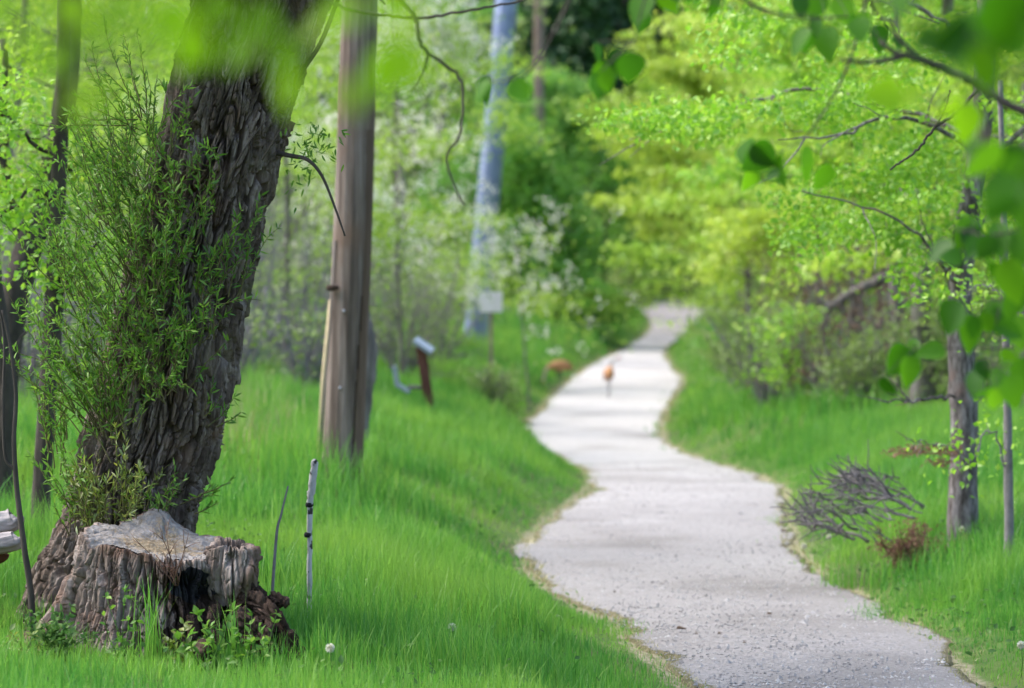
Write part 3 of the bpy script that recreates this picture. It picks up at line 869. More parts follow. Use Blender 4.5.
def build_willow():
    d = 17.4
    rows = np.array([(690, 112, 128), (650, 112, 112), (620, 112, 96), (590, 114, 80), (560, 120, 68), (530, 127, 62), (480, 138, 61), (430, 154, 63), (400, 162, 64), (350, 173, 62), (300, 183, 60), (250, 194, 60),
                     (200, 206, 58), (150, 221, 57), (100, 234, 58), (50, 248, 60), (0, 264, 61), (-60, 286, 60), (-130, 316, 58), (-240, 360, 54), (-380, 392, 44)], float)
    base = at(118, 627, d)
    base[2] = gz(base[0], d)
    ctr = np.array([at(r[1], r[0], d) for r in rows])
    rad = rows[:, 2] / F * d * .93
    NV, NU = 800, 560
    c = smooth_line(ctr, NV)
    r = np.interp(np.linspace(0, 1, NV), np.linspace(0, 1, len(rad)), rad)
    c[:, 1] += .06 * np.sin(np.linspace(0, 5, NV))
    t, A, B = frames(c)
    th = np.linspace(0, 2 * PI, NU, endpoint=False)
    s = np.concatenate([[0], np.cumsum(np.linalg.norm(np.diff(c, axis=0), axis=1))])
    per = 2.5
    U, V = np.meshgrid(th / (2 * PI) * per, s)
    big = .07 * fbm(np.cos(th)[None, :] * 1.6, np.sin(th)[None, :] * 1.6, s[:, None] * 1.1, 71) * 2
    dsp = bark_disp(U, V, per, .066, .30, 50, .08)
    rr = r[:, None] * (1 + big) + dsp
    P = c[:, None, :] + rr[..., None] * (np.cos(th)[None, :, None] * A[:, None, :] + np.sin(th)[None, :, None] * B[:, None, :])
    mb = MB()
    mb.add(P.reshape(-1, 3), [grid_faces(NV, NU, True), (np.arange(NU) + (NV - 1) * NU)[None, :]])
    root = thing('willow_tree', base, 'huge leaning willow with furrowed bark and green shoots, right behind the stump', 'tree')
    tr = mb.build('trunk', M['willow_bark'], root, base)
    # limbs that fork above the picture, each with its own hanging foliage
    rng = np.random.default_rng(8)
    limbs = [[(250, 20), (215, -80), (150, -210), (60, -380)], [(330, -140), (420, -260), (520, -420), (560, -560)], [(290, -60), (200, -250), (190, -480), (230, -700)],
             [(380, -300), (400, -520), (330, -800), (300, -1000)]]
    cr, wd = MB(), MB()
    for k, lp in enumerate(limbs):
        p = smooth_line([at(a, b, d + (.2 * i * (1 if k % 2 else -1))) for i, (a, b) in enumerate(lp)], 14)
        tube(wd, p, np.linspace(.2, .06, 14), 12, wob=.2, seed=k)
        for j in range(60):
            q = p[rng.integers(5, 14)]
            sp = wander(rng, q, rng.normal(0, 1, 3) + np.array([0, 0, .2]), rng.uniform(.8, 1.9), 7, .25, -.04)
            tube(wd, sp, np.linspace(.03, .006, 7), 4, caps=False)
            n = 260
            pos = sp[rng.integers(1, 7, n)] + rng.normal(0, .22, (n, 3))
            pos[:, 2] = np.maximum(pos[:, 2], ZC + 330. / F * pos[:, 1])
            dr = rng.normal(0, .6, (n, 3)); dr[:, 2] -= .7
            leaves(cr, pos, dr, rng.normal(0, 1, (n, 3)), .12, .036, shape='lance')
    wd.build('limb', M['willow_bark'], root, base)
    cr.build('crown', M['willow_leaf'], root, base, smooth=False)  # unseen crown, its leaves enlarged and multiplied to shade the near path
    # thin branch that leaves the trunk to the right and droops before the pole
    bb = MB()
    tube(bb, smooth_line([at(272, 152, d - .1), at(292, 156, d - .3), (at(308, 160, d - .4)), at(322, 176, d - .4), at(334, 205, d - .4), at(345, 236, d - .4)], 26), np.linspace(.016, .005, 26), 6)
    tube(bb, smooth_line([at(285, 110, d), at(300, 75, d - .2), at(322, 40, d - .3), at(345, -20, d - .3)], 18), np.linspace(.016, .012, 18), 6)
    tube(bb, smooth_line([at(262, 160, d - .5), at(285, 120, d - .6), at(300, 70, d - .6), at(318, 10, d - .6)], 18), np.linspace(.006, .004, 18), 5)
    tube(bb, smooth_line([at(225, 190, d - .5), at(238, 160, d - .6), at(262, 125, d - .6), at(300, 90, d - .6)], 18), np.linspace(.008, .003, 18), 5)
    bl = MB()
    for q, m in ((at(312, 150, d - .3), 60), (at(300, 172, d - .3), 40), (at(318, 138, d - .3), 40)):
        pos = q + rng.normal(0, .07, (m, 3))
        dr = rng.normal(0, .6, (m, 3)); dr[:, 2] -= .5
        leaves(bl, pos, dr, rng.normal(0, 1, (m, 3)), .055, .013, shape='lance')
    bo = bb.build('branch', M['dark_bark'], root, base)
    bl.build('foliage', M['willow_leaf'], bo, base, smooth=False)
    # tufts of shoots: picture column, row, metres in front of the trunk axis, shoots, length, lean
    tufts = [
        (108, 432, .38, 16, .95, (-.25, -.1, 1), .22, 'willow_leaf'), (98, 425, .30, 9, .85, (-.75, -.1, 1), .22, 'willow_leaf'),
        (126, 420, .42, 14, .55, (.25, -.25, 1), .35, 'willow_leaf'), (148, 300, .44, 20, .55, (-.1, -.35, 1), .4, 'willow_leaf'),
        (168, 285, .44, 14, .5, (.3, -.35, 1), .42, 'willow_leaf'), (128, 290, .36, 16, .8, (-.45, -.2, 1), .28, 'willow_leaf'),
        (118, 330, .34, 12, .8, (-.5, -.2, .9), .3, 'willow_leaf'), (150, 215, .36, 18, .75, (-.5, -.2, 1), .3, 'willow_leaf'),
        (140, 245, .36, 14, .85, (-.75, -.2, 1), .26, 'willow_leaf'), (196, 335, .46, 12, .42, (.25, -.4, 1), .42, 'willow_leaf'),
        (212, 275, .42, 9, .4, (.4, -.4, .9), .4, 'willow_leaf'), (165, 395, .46, 14, .42, (.1, -.4, 1), .4, 'willow_leaf'),
        (136, 372, .42, 14, .5, (-.2, -.3, 1), .38, 'willow_leaf'), (210, 420, .36, 5, .33, (.8, -.2, .8), .25, 'willow_leaf'),
        (232, 300, .30, 5, .6, (.35, -.1, 1), .12, 'willow_leaf'), (180, 190, .44, 9, .35, (.0, -.4, 1), .4, 'willow_leaf'),
        (150, 265, .46, 14, .5, (-.2, -.4, 1), .5, 'willow_leaf'), (188, 225, .46, 9, .4, (.1, -.4, 1), .5, 'willow_leaf'), (185, 380, .46, 9, .4, (.2, -.4, 1), .5, 'willow_leaf'), (205, 180, .44, 7, .35, (.2, -.4, 1), .5, 'willow_leaf'), (120, 180, .1, 12, .7, (-.5, 0, 1), .35, 'willow_leaf'),
        (165, 365, .46, 9, .4, (.15, -.4, 1), .5, 'willow_leaf'), (200, 300, .46, 9, .35, (.2, -.4, 1), .5, 'willow_leaf'), (178, 205, .44, 9, .4, (-.1, -.4, 1), .5, 'willow_leaf'), (140, 130, .3, 14, .6, (-.7, -.1, .8), .4, 'willow_leaf'),
        (84, 300, .1, 12, .7, (-.5, 0, 1), .25, 'willow_leaf'), (150, 175, .34, 12, .6, (-.6, -.2, 1), .35, 'willow_leaf'), (110, 230, .2, 12, .7, (-.4, -.1, 1), .35, 'willow_leaf'),
        (165, 150, .42, 10, .4, (-.2, -.3, 1), .45, 'willow_leaf'), (95, 370, .3, 10, .6, (-.7, -.1, .8), .3, 'willow_leaf'), (160, 340, .46, 14, .45, (.0, -.4, 1), .45, 'willow_leaf'), (180, 250, .46, 12, .4, (.1, -.4, 1), .45, 'willow_leaf'),
        (96, 530, .50, 18, .42, (-.15, -.15, 1), .3, 'young_willow'), (124, 522, .52, 16, .46, (.2, -.2, 1), .3, 'young_willow'),
        (80, 520, .42, 14, .5, (-.35, -.1, 1), .25, 'willow_leaf'), (158, 520, .5, 8, .3, (.35, -.2, .9), .35, 'willow_leaf'),
        (190, 500, .40, 4, .22, (.9, -.2, .5), .25, 'willow_leaf'), (60, 450, .1, 10, .6, (-.2, 0, 1), .2, 'willow_leaf'),
    ]
    for i, (px, row, fr, n, ln, up, spr, lm) in enumerate(tufts):
        sprout(root, base, at(px, row, d - fr), int(n * (1.35 if row < 440 and px < 122 else .75 if row < 440 else 1.1) + 1), ln, up, spr, lm, 900 + i, dens=46)


def stump_radius(th, q):
    """th from +x counter-clockwise (pi/2 = away from the camera), q = 0 at the foot, 1 at the cut"""
    top = .455 + .02 * np.cos(2 * th + .4) + .035 * fbm(np.cos(th) * 1.5, np.sin(th) * 1.5, 0, 61)
    left = np.exp(-((np.mod(th - PI + .25 + PI, 2 * PI) - PI) / .55) ** 2)
    front = np.exp(-((np.mod(th - 1.55 * PI + PI, 2 * PI) - PI) / .6) ** 2)
    right = np.exp(-((np.mod(th + .15 + PI, 2 * PI) - PI) / .5) ** 2)
    lobes = .5 + .5 * np.cos(th * 7 + .6)
    flare = (1 - q) ** 3.2
    return top + flare * (.12 + .5 * left + .10 * front + .10 * right + .09 * lobes) + .05 * (1 - q) * (1 + lobes)


def stump_top_z(x, y):
    """height of the cut face over the stump's foot, x, y relative to its axis"""
    z = .61 + .12 * y - .20 * np.minimum(x, 0) - .10 * np.maximum(x, 0)
    z = z + .11 * np.exp(-(((x + .08) / .13) ** 2 + ((y - .40) / .16) ** 2))
    z = z - .035 * np.exp(-(((x - .02) / .2) ** 2 + ((y + .02) / .2) ** 2))
    z = z + .035 * fbm(x * 5, y * 5, 0, 91) + .008 * fbm(x * 22, y * 22, 0, 92) - .05 * sstep(.25, .48, x)
    return z


def build_stump():
    x0, y0 = STUMP_XY
    z0 = gz(x0, y0) - .02
    base = np.array([x0, y0, z0])
    root = thing('tree_stump', base, 'broad sawn tree stump with shaggy bark and a pale weathered top, before the willow', 'stump')
    NU, NV = 900, 230
    th = np.linspace(0, 2 * PI, NU, endpoint=False)
    q = np.linspace(0, 1, NV)
    T, Q = np.meshgrid(th, q)
    rim = stump_radius(th, np.ones_like(th))
    zt = stump_top_z(rim * np.cos(th), rim * np.sin(th)) - .035 * sstep(.12, .4, fbm(np.cos(th) * 5, np.sin(th) * 5, 0, 97)) + .004 * vnoise(np.cos(th) * 22, np.sin(th) * 22, 0, 93)
    per = 3.2
    dsp = bark_disp(T / (2 * PI) * per, Q * .75, per, .062, .34, 150, .075)
    ker = np.hanning(31); ker /= ker.sum()
    dsp = dsp * (1 - .6 * sstep(.8, 1., Q))
    rr = stump_radius(T, Q) + dsp
    rotm = np.exp(-((np.mod(T - 1.77 * PI + PI, 2 * PI) - PI) / .68) ** 2) * sstep(.95, .75, Q) * sstep(-.05, .12, Q)
    rot = rotm * (.09 + .13 * fbm(np.cos(T) * 4, np.sin(T) * 4, Q * 3, 160) + .05 * fbm(np.cos(T) * 16, np.sin(T) * 16, Q * 4, 161))
    rr = rr - rot
    hol = np.exp(-(((np.mod(T - 1.15 * PI + PI, 2 * PI) - PI) / .075) ** 2 + ((Q - .30) / .12) ** 2))   # small dark hole between the roots
    rr = rr - .2 * hol
    Z = zt[None, :] * Q + .006 * fbm(np.cos(T) * 20, np.sin(T) * 20, 0, 99) * (Q > .97)
    P = np.stack([x0 + rr * np.cos(T), y0 + rr * np.sin(T), z0 + Z - .06 * (1 - Q)], -1)
    mb = MB()
    lip = rr[-1] - .022 - .008 * vnoise(np.cos(th) * 9, np.sin(th) * 9, 0, 88)
    P[-1, :, 2] += .010 + .010 * vnoise(np.cos(th) * 14, np.sin(th) * 14, 0, 89)
    P = np.concatenate([P, np.stack([x0 + lip * np.cos(th), y0 + lip * np.sin(th), P[-1, :, 2] - .006], -1)[None], np.stack([x0 + lip * .99 * np.cos(th), y0 + lip * .99 * np.sin(th), P[-1, :, 2] - .06], -1)[None]])
    mb.add(P.reshape(-1, 3), grid_faces(NV + 2, NU, True))
    o = mb.build('bark', [M['stump_bark'], M['rotten_wood'], M['charred_wood']], root, base)
    # the rotted, charred side at the front right
    fT = (.25 * (T[:-1] + T[1:] + np.roll(T[:-1], -1, 1) * 0 + T[:-1] + T[1:])); fQ = .5 * (Q[:-1] + Q[1:])
    nz = fbm(np.cos(fT) * 5, np.sin(fT) * 5, fQ * 4, 170)
    a = np.mod(fT - 1.80 * PI + PI, 2 * PI) - PI
    mi = np.zeros(fT.shape, np.int32)
    mi[(np.abs(a) + nz * .35 < .80) & (fQ + nz * .25 < .86)] = 1
    a2 = np.mod(fT - 1.655 * PI + PI, 2 * PI) - PI
    mi[((a2 / .30) ** 2 + ((fQ - .80) / .16) ** 2 + nz * 1.3) < .8] = 2
    o.data.polygons.foreach_set('material_index', np.concatenate([mi.ravel(), np.zeros(2 * NU, np.int32)]))
    # the cut face
    NR = 110
    rf = np.linspace(0, 1, NR) ** .8
    edge = np.convolve(np.concatenate([rr[-1][-15:], rr[-1], rr[-1][:15]]), ker, mode='valid')
    edge = .5 * edge + .5 * rr[-1] - .016
    X, Y = rf[:, None] * (edge * np.cos(th))[None, :], rf[:, None] * (edge * np.sin(th))[None, :]
    Zt = stump_top_z(X, Y)
    zr = Z[-1] - stump_top_z(edge * np.cos(th), edge * np.sin(th))
    Zt = Zt + zr[None, :] * rf[:, None] ** 8 + .006
    rings = .006 * np.sin(np.hypot(X + .03, Y - .02) * 160 + 3 * fbm(X * 8, Y * 8, 0, 5))
    cr_ = np.min([np.abs(np.sin(.5 * (np.arctan2(Y, X) - q - .25 * vnoise(np.hypot(X, Y) * 9, q)))) for q in (.4, 1.7, 2.9, 3.9, 4.6, 5.5)], axis=0)
    Zt += .011 * fbm(X * 13, Y * 13, 0, 95) + .005 * np.abs(vnoise(X * 55, Y * 55, 0, 96)) - .022 * np.exp(-(cr_ * np.hypot(X, Y) / .006) ** 2) * sstep(.12, .3, np.hypot(X, Y)) 
    mt = MB()
    mt.add(np.stack([x0 + X, y0 + Y, z0 + Zt], -1).reshape(-1, 3), grid_faces(NR, NU, True))
    o = mt.build('cut_face', [M['cut_wood'], M['sawdust']], root, base)
    xm, ym = .5 * (X[:-1] + X[1:]), .5 * (Y[:-1] + Y[1:])
    rng0 = np.random.default_rng(2)
    core = np.exp(-((xm - .0) / .26) ** 2 - ((ym + .04) / .30) ** 2) + .55 * fbm(xm * 7, ym * 7, 0, 98) + .35 * vnoise(xm * 50, ym * 50, 0, 99)
    o.data.polygons.foreach_set('material_index', (core + .25 * rng0.normal(0, 1, core.shape) > .56).astype(np.int32).ravel())
    # curled hollow lobe of bark at the right end of the cut
    c0 = at(231, 547, 16.17)
    NA, NB = 220, 110
    tt = np.linspace(0, 2 * PI, NA, endpoint=False)
    prof = [(.06, -.33), (.11, -.26), (.125, -.15), (.118, -.05), (.112, .0), (.098, .016), (.082, .004), (.066, -.05), (.04, -.10), (.004, -.11)]
    pr = smooth_line([(a, b, 0) for a, b in prof], NB)
    TA, PB = np.meshgrid(tt, np.arange(NB))
    hgt = pr[:, 1][:, None] + 0 * TA
    outer = (PB < NB * .5)
    bd = bark_disp(TA / (2 * PI) * .8, hgt, .8, .06, .3, 420, .05)
    rad = pr[:, 0][:, None] * (1 + .18 * np.cos(tt * 2 + 1)[None, :] + .30 * fbm(np.cos(TA) * 2.2, np.sin(TA) * 2.2, hgt * 5, 181)) + bd * np.where(outer, 1., .45) * sstep(0, .08, pr[:, 0])[:, None]
    crack = np.min([np.abs(np.mod(TA - q + PI, 2 * PI) - PI) for q in (4.3, 5.1, 1.2, 2.6)], axis=0)
    rad = rad * (1 - .3 * np.exp(-(crack / .06) ** 2) * sstep(-.2, 0., hgt))
    yy = rad * np.sin(TA) * .9
    ml = MB()
    ml.add(np.stack([c0[0] + rad * np.cos(TA), c0[1] + yy, c0[2] + hgt + .28 * yy * sstep(-.15, 0, hgt) + .035 * fbm(np.cos(TA) * 4, np.sin(TA) * 4, 0, 185)], -1).reshape(-1, 3), grid_faces(NB, NA, True))
    ml.build('bark_lobe', M['stump_bark'], root, base)
    # crumbling root running down to the right
    rb = MB()
    for k, (pts, r0, r1) in enumerate([([(236, 600, 16.15), (256, 604, 16.1), (274, 618, 16.0), (290, 645, 15.95), (300, 668, 15.95)], .075, .05),
                                       ([(232, 618, 16.0), (250, 628, 15.9), (266, 645, 15.85), (276, 668, 15.85)], .075, .06),
                                       ([(262, 608, 16.15), (278, 600, 16.1), (287, 604, 16.05)], .045, .028), ([(240, 585, 16.2), (252, 588, 16.1), (262, 606, 16.1)], .05, .035),
                                       ([(190, 615, 15.95), (193, 632, 15.9), (190, 660, 15.85)], .03, .03), ([(214, 606, 15.98), (216, 630, 15.9), (222, 662, 15.85)], .035, .035)]):
        n, m = 110, 80
        p = smooth_line([at(*q) for q in pts], n)
        t_, A, B = frames(p)
        ang = np.linspace(0, 2 * PI, m, endpoint=False)
        ca, sa, nn = np.cos(ang)[None], np.sin(ang)[None], np.arange(n)[:, None]
        w1, w2, w3 = voro(ang[None] / (2 * PI) * 9 + .8 * fbm(ca * 2, sa * 2, nn * .05, k), nn * .055 + 0 * ang[None], 400 + k, 9)
        ra = np.linspace(r0, r1, n)[:, None] * (.8 + .7 * fbm(ca * 2, sa * 2, nn * .07, 190 + k) + .55 * sstep(.02, .3, w2 - w1) * w3 - .35 * np.abs(vnoise(ca * 9, sa * 9, nn * .06, 195 + k)) - .2 * np.abs(vnoise(ca * 20, sa * 20, nn * .2, 196)))
        v = p[:, None] + ra[..., None] * (np.cos(ang)[None, :, None] * A[:, None] + np.sin(ang)[None, :, None] * B[:, None])
        rb.add(v.reshape(-1, 3), [grid_faces(n, m, True), np.arange(m)[::-1][None], (np.arange(m) + (n - 1) * m)[None]])
    rb.build('crumbling_root', M['rotten_wood'], root, base)
    # little sawn-off root end low at the front
    cc = MB()
    e = at(204, 650, 15.42)
    tube(cc, [e + np.array([0, .06, -.16]), e + np.array([0, .03, -.06]), e, e + np.array([0, 0, .012])], [.04, .045, .05, .042], 22, wob=.25, seed=3)
    tube(cc, [e + np.array([-.01, .02, .0]), e + np.array([-.01, .0, .022])], [.058, .05], 22, wob=.3, seed=4)
    cc.build('root_end', M['rotten_wood'], root, base)
    for (px, row, d_, n, hgt, sd) in ((176, 585, 15.95, 9, .34, 1),):
        b = at(px, row, d_)
        r_ = thing('dead_weed', b, 'dead reddish weed stems sprouting from the rotten front of the stump', 'weed')
        mw = MB()
        rng = np.random.default_rng(sd)
        for k in range(n):
            p = wander(rng, b + rng.normal(0, .02, 3), (rng.normal(-.1, .35), -.25, 1), hgt * rng.uniform(.4, 1.1), 7, .12)
            tube(mw, p, np.linspace(.004, .0015, 7), 5)
            for _ in range(2):
                i = rng.integers(2, 6)
                tube(mw, wander(rng, p[i], (rng.normal(0, .6), -.1, .8), .1, 4, .15), np.linspace(.0022, .001, 4), 4)
        mw.build('stem', M['red_twig'], r_, b)


# ------------------------------------------------------------------ poles, signs
def build_wood_pole():
    d = 27.
    b = at(340, 488, d); b[2] = gz(b[0], d) - .2
    root = thing('utility_pole', b, 'weathered brown wooden utility pole standing right of the willow', 'pole')
    n, m = 240, 120
    bot, top = b, at(372, -330, d)
    t = np.linspace(0, 1, n)
    c = bot[None] * (1 - t)[:, None] + top[None] * t[:, None]
    c[:, 0] += .02 * np.sin(t * 5)
    ang = np.linspace(0, 2 * PI, m, endpoint=False)
    r = (.192 - .03 * t)[:, None]
    z = c[:, 2][:, None]
    rad = r + .006 * fbm(np.cos(ang)[None] * 5, np.sin(ang)[None] * 5, z * .5, 231) + .004 * np.abs(vnoise(np.cos(ang)[None] * 14, np.sin(ang)[None] * 14, z * .4, 232))
    crack = np.exp(-((np.mod(ang - 1.70 * PI + PI, 2 * PI) - PI)[None] + .05 * np.sin(z * 2)) ** 2 / .05 ** 2) * sstep(2.6, 1.6, z)
    rad = rad - .022 * crack
    mb = MB()
    v = np.stack([c[:, 0][:, None] + rad * np.cos(ang)[None], c[:, 1][:, None] + rad * np.sin(ang)[None], z + 0 * rad], -1)
    mb.add(v.reshape(-1, 3), [grid_faces(n, m, True), (np.arange(m) + (n - 1) * m)[None]])
    o = mb.build('shaft', [M['pole_wood'], M['pole_stain'], M['crack']], root, b)
    aa = np.repeat(ang[None], n - 1, 0); zz = np.repeat(z[:-1], m, 1)
    da = np.mod(aa - 1.70 * PI + PI, 2 * PI) - PI + .05 * np.sin(zz * 2) + .12 * fbm(np.cos(aa) * 8, np.sin(aa) * 8, zz * .6, 240)
    mi = np.where((da > .0) & (zz < 3.6), 1, 0); mi = np.where((np.abs(da) < .016) & (zz < 2.3), 2, mi)
    o.data.polygons.foreach_set('material_index', np.concatenate([mi.ravel(), [0]]).astype(np.int32))
    # things fixed to the pole
    k = MB(); p = at(332, 288, d - .15)
    tube(k, [p + np.array([-.04, 0, 0]), p + np.array([-.01, -.02, 0]), p + np.array([.06, -.05, .004])], [.028, .03, .02], 10)
    k.build('knot', M['crack'], root, b)
    for (px, row) in ((344, 311), (340, 388)):
        q = MB(); p = at(px, row, d - .197)
        tube(q, [p + np.array([0, -.004, 0]), p + np.array([0, .012, 0])], [.013, .013], 10)
        q.build('metal_tag', M['tag_metal'], root, b)
    w = MB()
    tube(w, [at(335, 240, d - .12), at(330, 330, d - .12), at(323, 405, d - .14), at(319.5, 470, d - .14)], .008, 6)
    w.build('ground_wire', M['wire'], root, b)
    # guy wire with its pale guard
    g = at(318, 470, d + .9)
    r2 = thing('wire_guard', (g[0], g[1], gz(g[0], g[1])), 'pale yellow guard strip on the wire beside the wooden pole', 'guard')
    w = MB(); o = (g[0], g[1], gz(g[0], g[1]))
    tube(w, [(g[0], g[1], o[2] - .1), tuple(at(324, 380, d + .8)), tuple(at(331, 300, d + .7))], [.03, .03, .022], 8)
    w.build('strip', M['pale_guard'], r2, o)
    # dark curved trunk that shows behind the right side of the pole
    d2 = 32.
    x2 = (356 - 512) / F * d2
    b2 = np.array([x2, d2, gz(x2, d2)])
    r3 = thing('curved_tree', b2, 'dark grey swollen trunk bulging out behind the right side of the wooden pole', 'tree')
    c = MB()
    tube(c, smooth_line([b2 - np.array([0, 0, .1]), at(361, 390, d2), at(365, 350, d2), at(362, 310, d2), at(352, 250, d2), at(350, 120, d2), at(358, -60, d2)], 40),
         np.interp(np.linspace(0, 1, 40), [0, .12, .25, .38, .5, 1], [.12, .13, .155, .13, .08, .05]), 20, wob=.12)
    c.build('trunk', M['grey_bark'], r3, b2)


def build_steel_pole():
    d = 88.
    b = at(474, 348, d); b[2] = gz(b[0], d) - .2
    root = thing('utility_pole', b, 'tall blue grey steel pole leaning slightly, behind the white blossom', 'pole')
    top = at(514, -80, d)
    def P(t): return b * (1 - t) + top * t
    ts = np.linspace(0, 1, 30)
    mb = MB()
    tube(mb, [P(t) for t in ts], .365 - .03 * ts, 12)
    mb.build('shaft', M['steel'], root, b, smooth=False)
    for t in (.14, .30, .46, .62, .78, .93):
        q = MB()
        tube(q, [P(t - .003), P(t + .003)], .378 - .03 * t, 16)
        q.build('band', M['steel'], root, b)
    # brown wooden pole far behind
    d = 135.
    b = at(537, 300, d); b[2] = gz(b[0], d) - .2
    root = thing('utility_pole', b, 'distant thin brown pole rising before the dark evergreens', 'pole')
    mb = MB()
    top = at(541, -140, d)
    tube(mb, smooth_line([b, b * .5 + top * .5, top], 20), np.linspace(.29, .24, 20), 14, wob=.05)
    mb.build('shaft', M['far_pole_wood'], root, b)
    q = MB(); c = b * .05 + top * .95
    box(q, c - np.array([1.2, .3, .0]), (2.4, .12, .16), centre=False)
    q.build('crossarm', M['far_pole_wood'], root, b)


def box(mb, p, size, centre=True, ax=None, bev=.08):
    """bevelled box: size along the axes ax (3 vectors)"""
    ax = np.eye(3) if ax is None else np.asarray(ax, float)
    s = np.asarray(size, float)
    b = bev * s.min()
    c = np.asarray(p, float) + (0 if centre else (ax.T @ (s / 2)))
    import bmesh
    bm = bmesh.new()
    bmesh.ops.create_cube(bm, size=1)
    for v in bm.verts: v.co = Vector((v.co.x * s[0], v.co.y * s[1], v.co.z * s[2]))
    bmesh.ops.bevel(bm, geom=bm.edges[:], offset=b, segments=2, affect='EDGES', profile=.5)
    bm.verts.ensure_lookup_table()
    V = np.array([v.co[:] for v in bm.verts]) @ ax + c
    for f in bm.faces: f.index = f.index
    fs = {}
    for f in bm.faces: fs.setdefault(len(f.verts), []).append([v.index for v in f.verts])
    bm.free()
    mb.add(V, [np.array(a) for a in fs.values()])


def build_signs():
    # slanted reddish post with a tilted metal panel and an arm carrying a bent plate
    d = 41.
    b = at(432, 426, d); b[2] = gz(b[0], d) - .1
    top = at(421, 347, d)
    root = thing('sign_post', b, 'leaning red brown post with a tilted pale panel on top, in the left grass', 'sign')
    mb = MB()
    a3 = unit(top - b); a1 = unit(np.cross(np.array([0, 1, 0]), a3)); a2 = np.cross(a3, a1)
    box(mb, (b + top) / 2, (.14, .12, np.linalg.norm(top - b)), ax=[a1, a2, a3])
    mb.build('post', M['rust_wood'], root, b, smooth=False)
    q = MB()
    u1 = unit(at(433, 352, d) - at(414, 339, d)); u2 = unit(np.array([.15, 1, .1])); u2 = unit(u2 - u1 * u2.dot(u1)); u3 = np.cross(u1, u2)
    box(q, at(423.5, 345.5, d), (.31, .40, .05), ax=[u1, u2, u3])
    q.build('panel', M['grey_metal'], root, b, smooth=False)
    q = MB()
    tube(q, [at(427, 388, d), at(408, 387, d)], .03, 8)
    q.build('arm', M['wire'], root, b)
    q = MB()
    v1 = unit(at(397, 384, d) - at(394, 366, d)); v3 = unit(np.cross(v1, np.array([0, 1, 0]))); v2 = np.cross(v3, v1)
    box(q, at(396, 376, d), (.29, .34, .06), ax=[v1, v2, v3])
    v1 = unit(at(408, 391, d) - at(397, 384, d)); v3 = unit(np.cross(v1, np.array([0, 1, 0]))); v2 = np.cross(v3, v1)
    box(q, at(403, 388, d - .01), (.22, .33, .06), ax=[v1, v2, v3])
    q.build('bent_plate', M['grey_metal'], root, b, smooth=False)
    # pale notice far behind the steel pole
    d = 63.
    b = at(491, 345, d); b[2] = gz(b[0], d) - .1
    root = thing('notice_board', b, 'small pale notice on a post just right of the steel pole foot', 'sign')
    q = MB(); box(q, at(491, 302, d), (.50, .04, .45)); q.build('panel', M['sign_white'], root, b, smooth=False)
    q = MB(); p = at(491, 308, d) + np.array([0, .07, 0])
    box(q, (p + b) / 2, (.08, .07, p[2] - b[2])); q.build('post', M['far_pole_wood'], root, b, smooth=False)


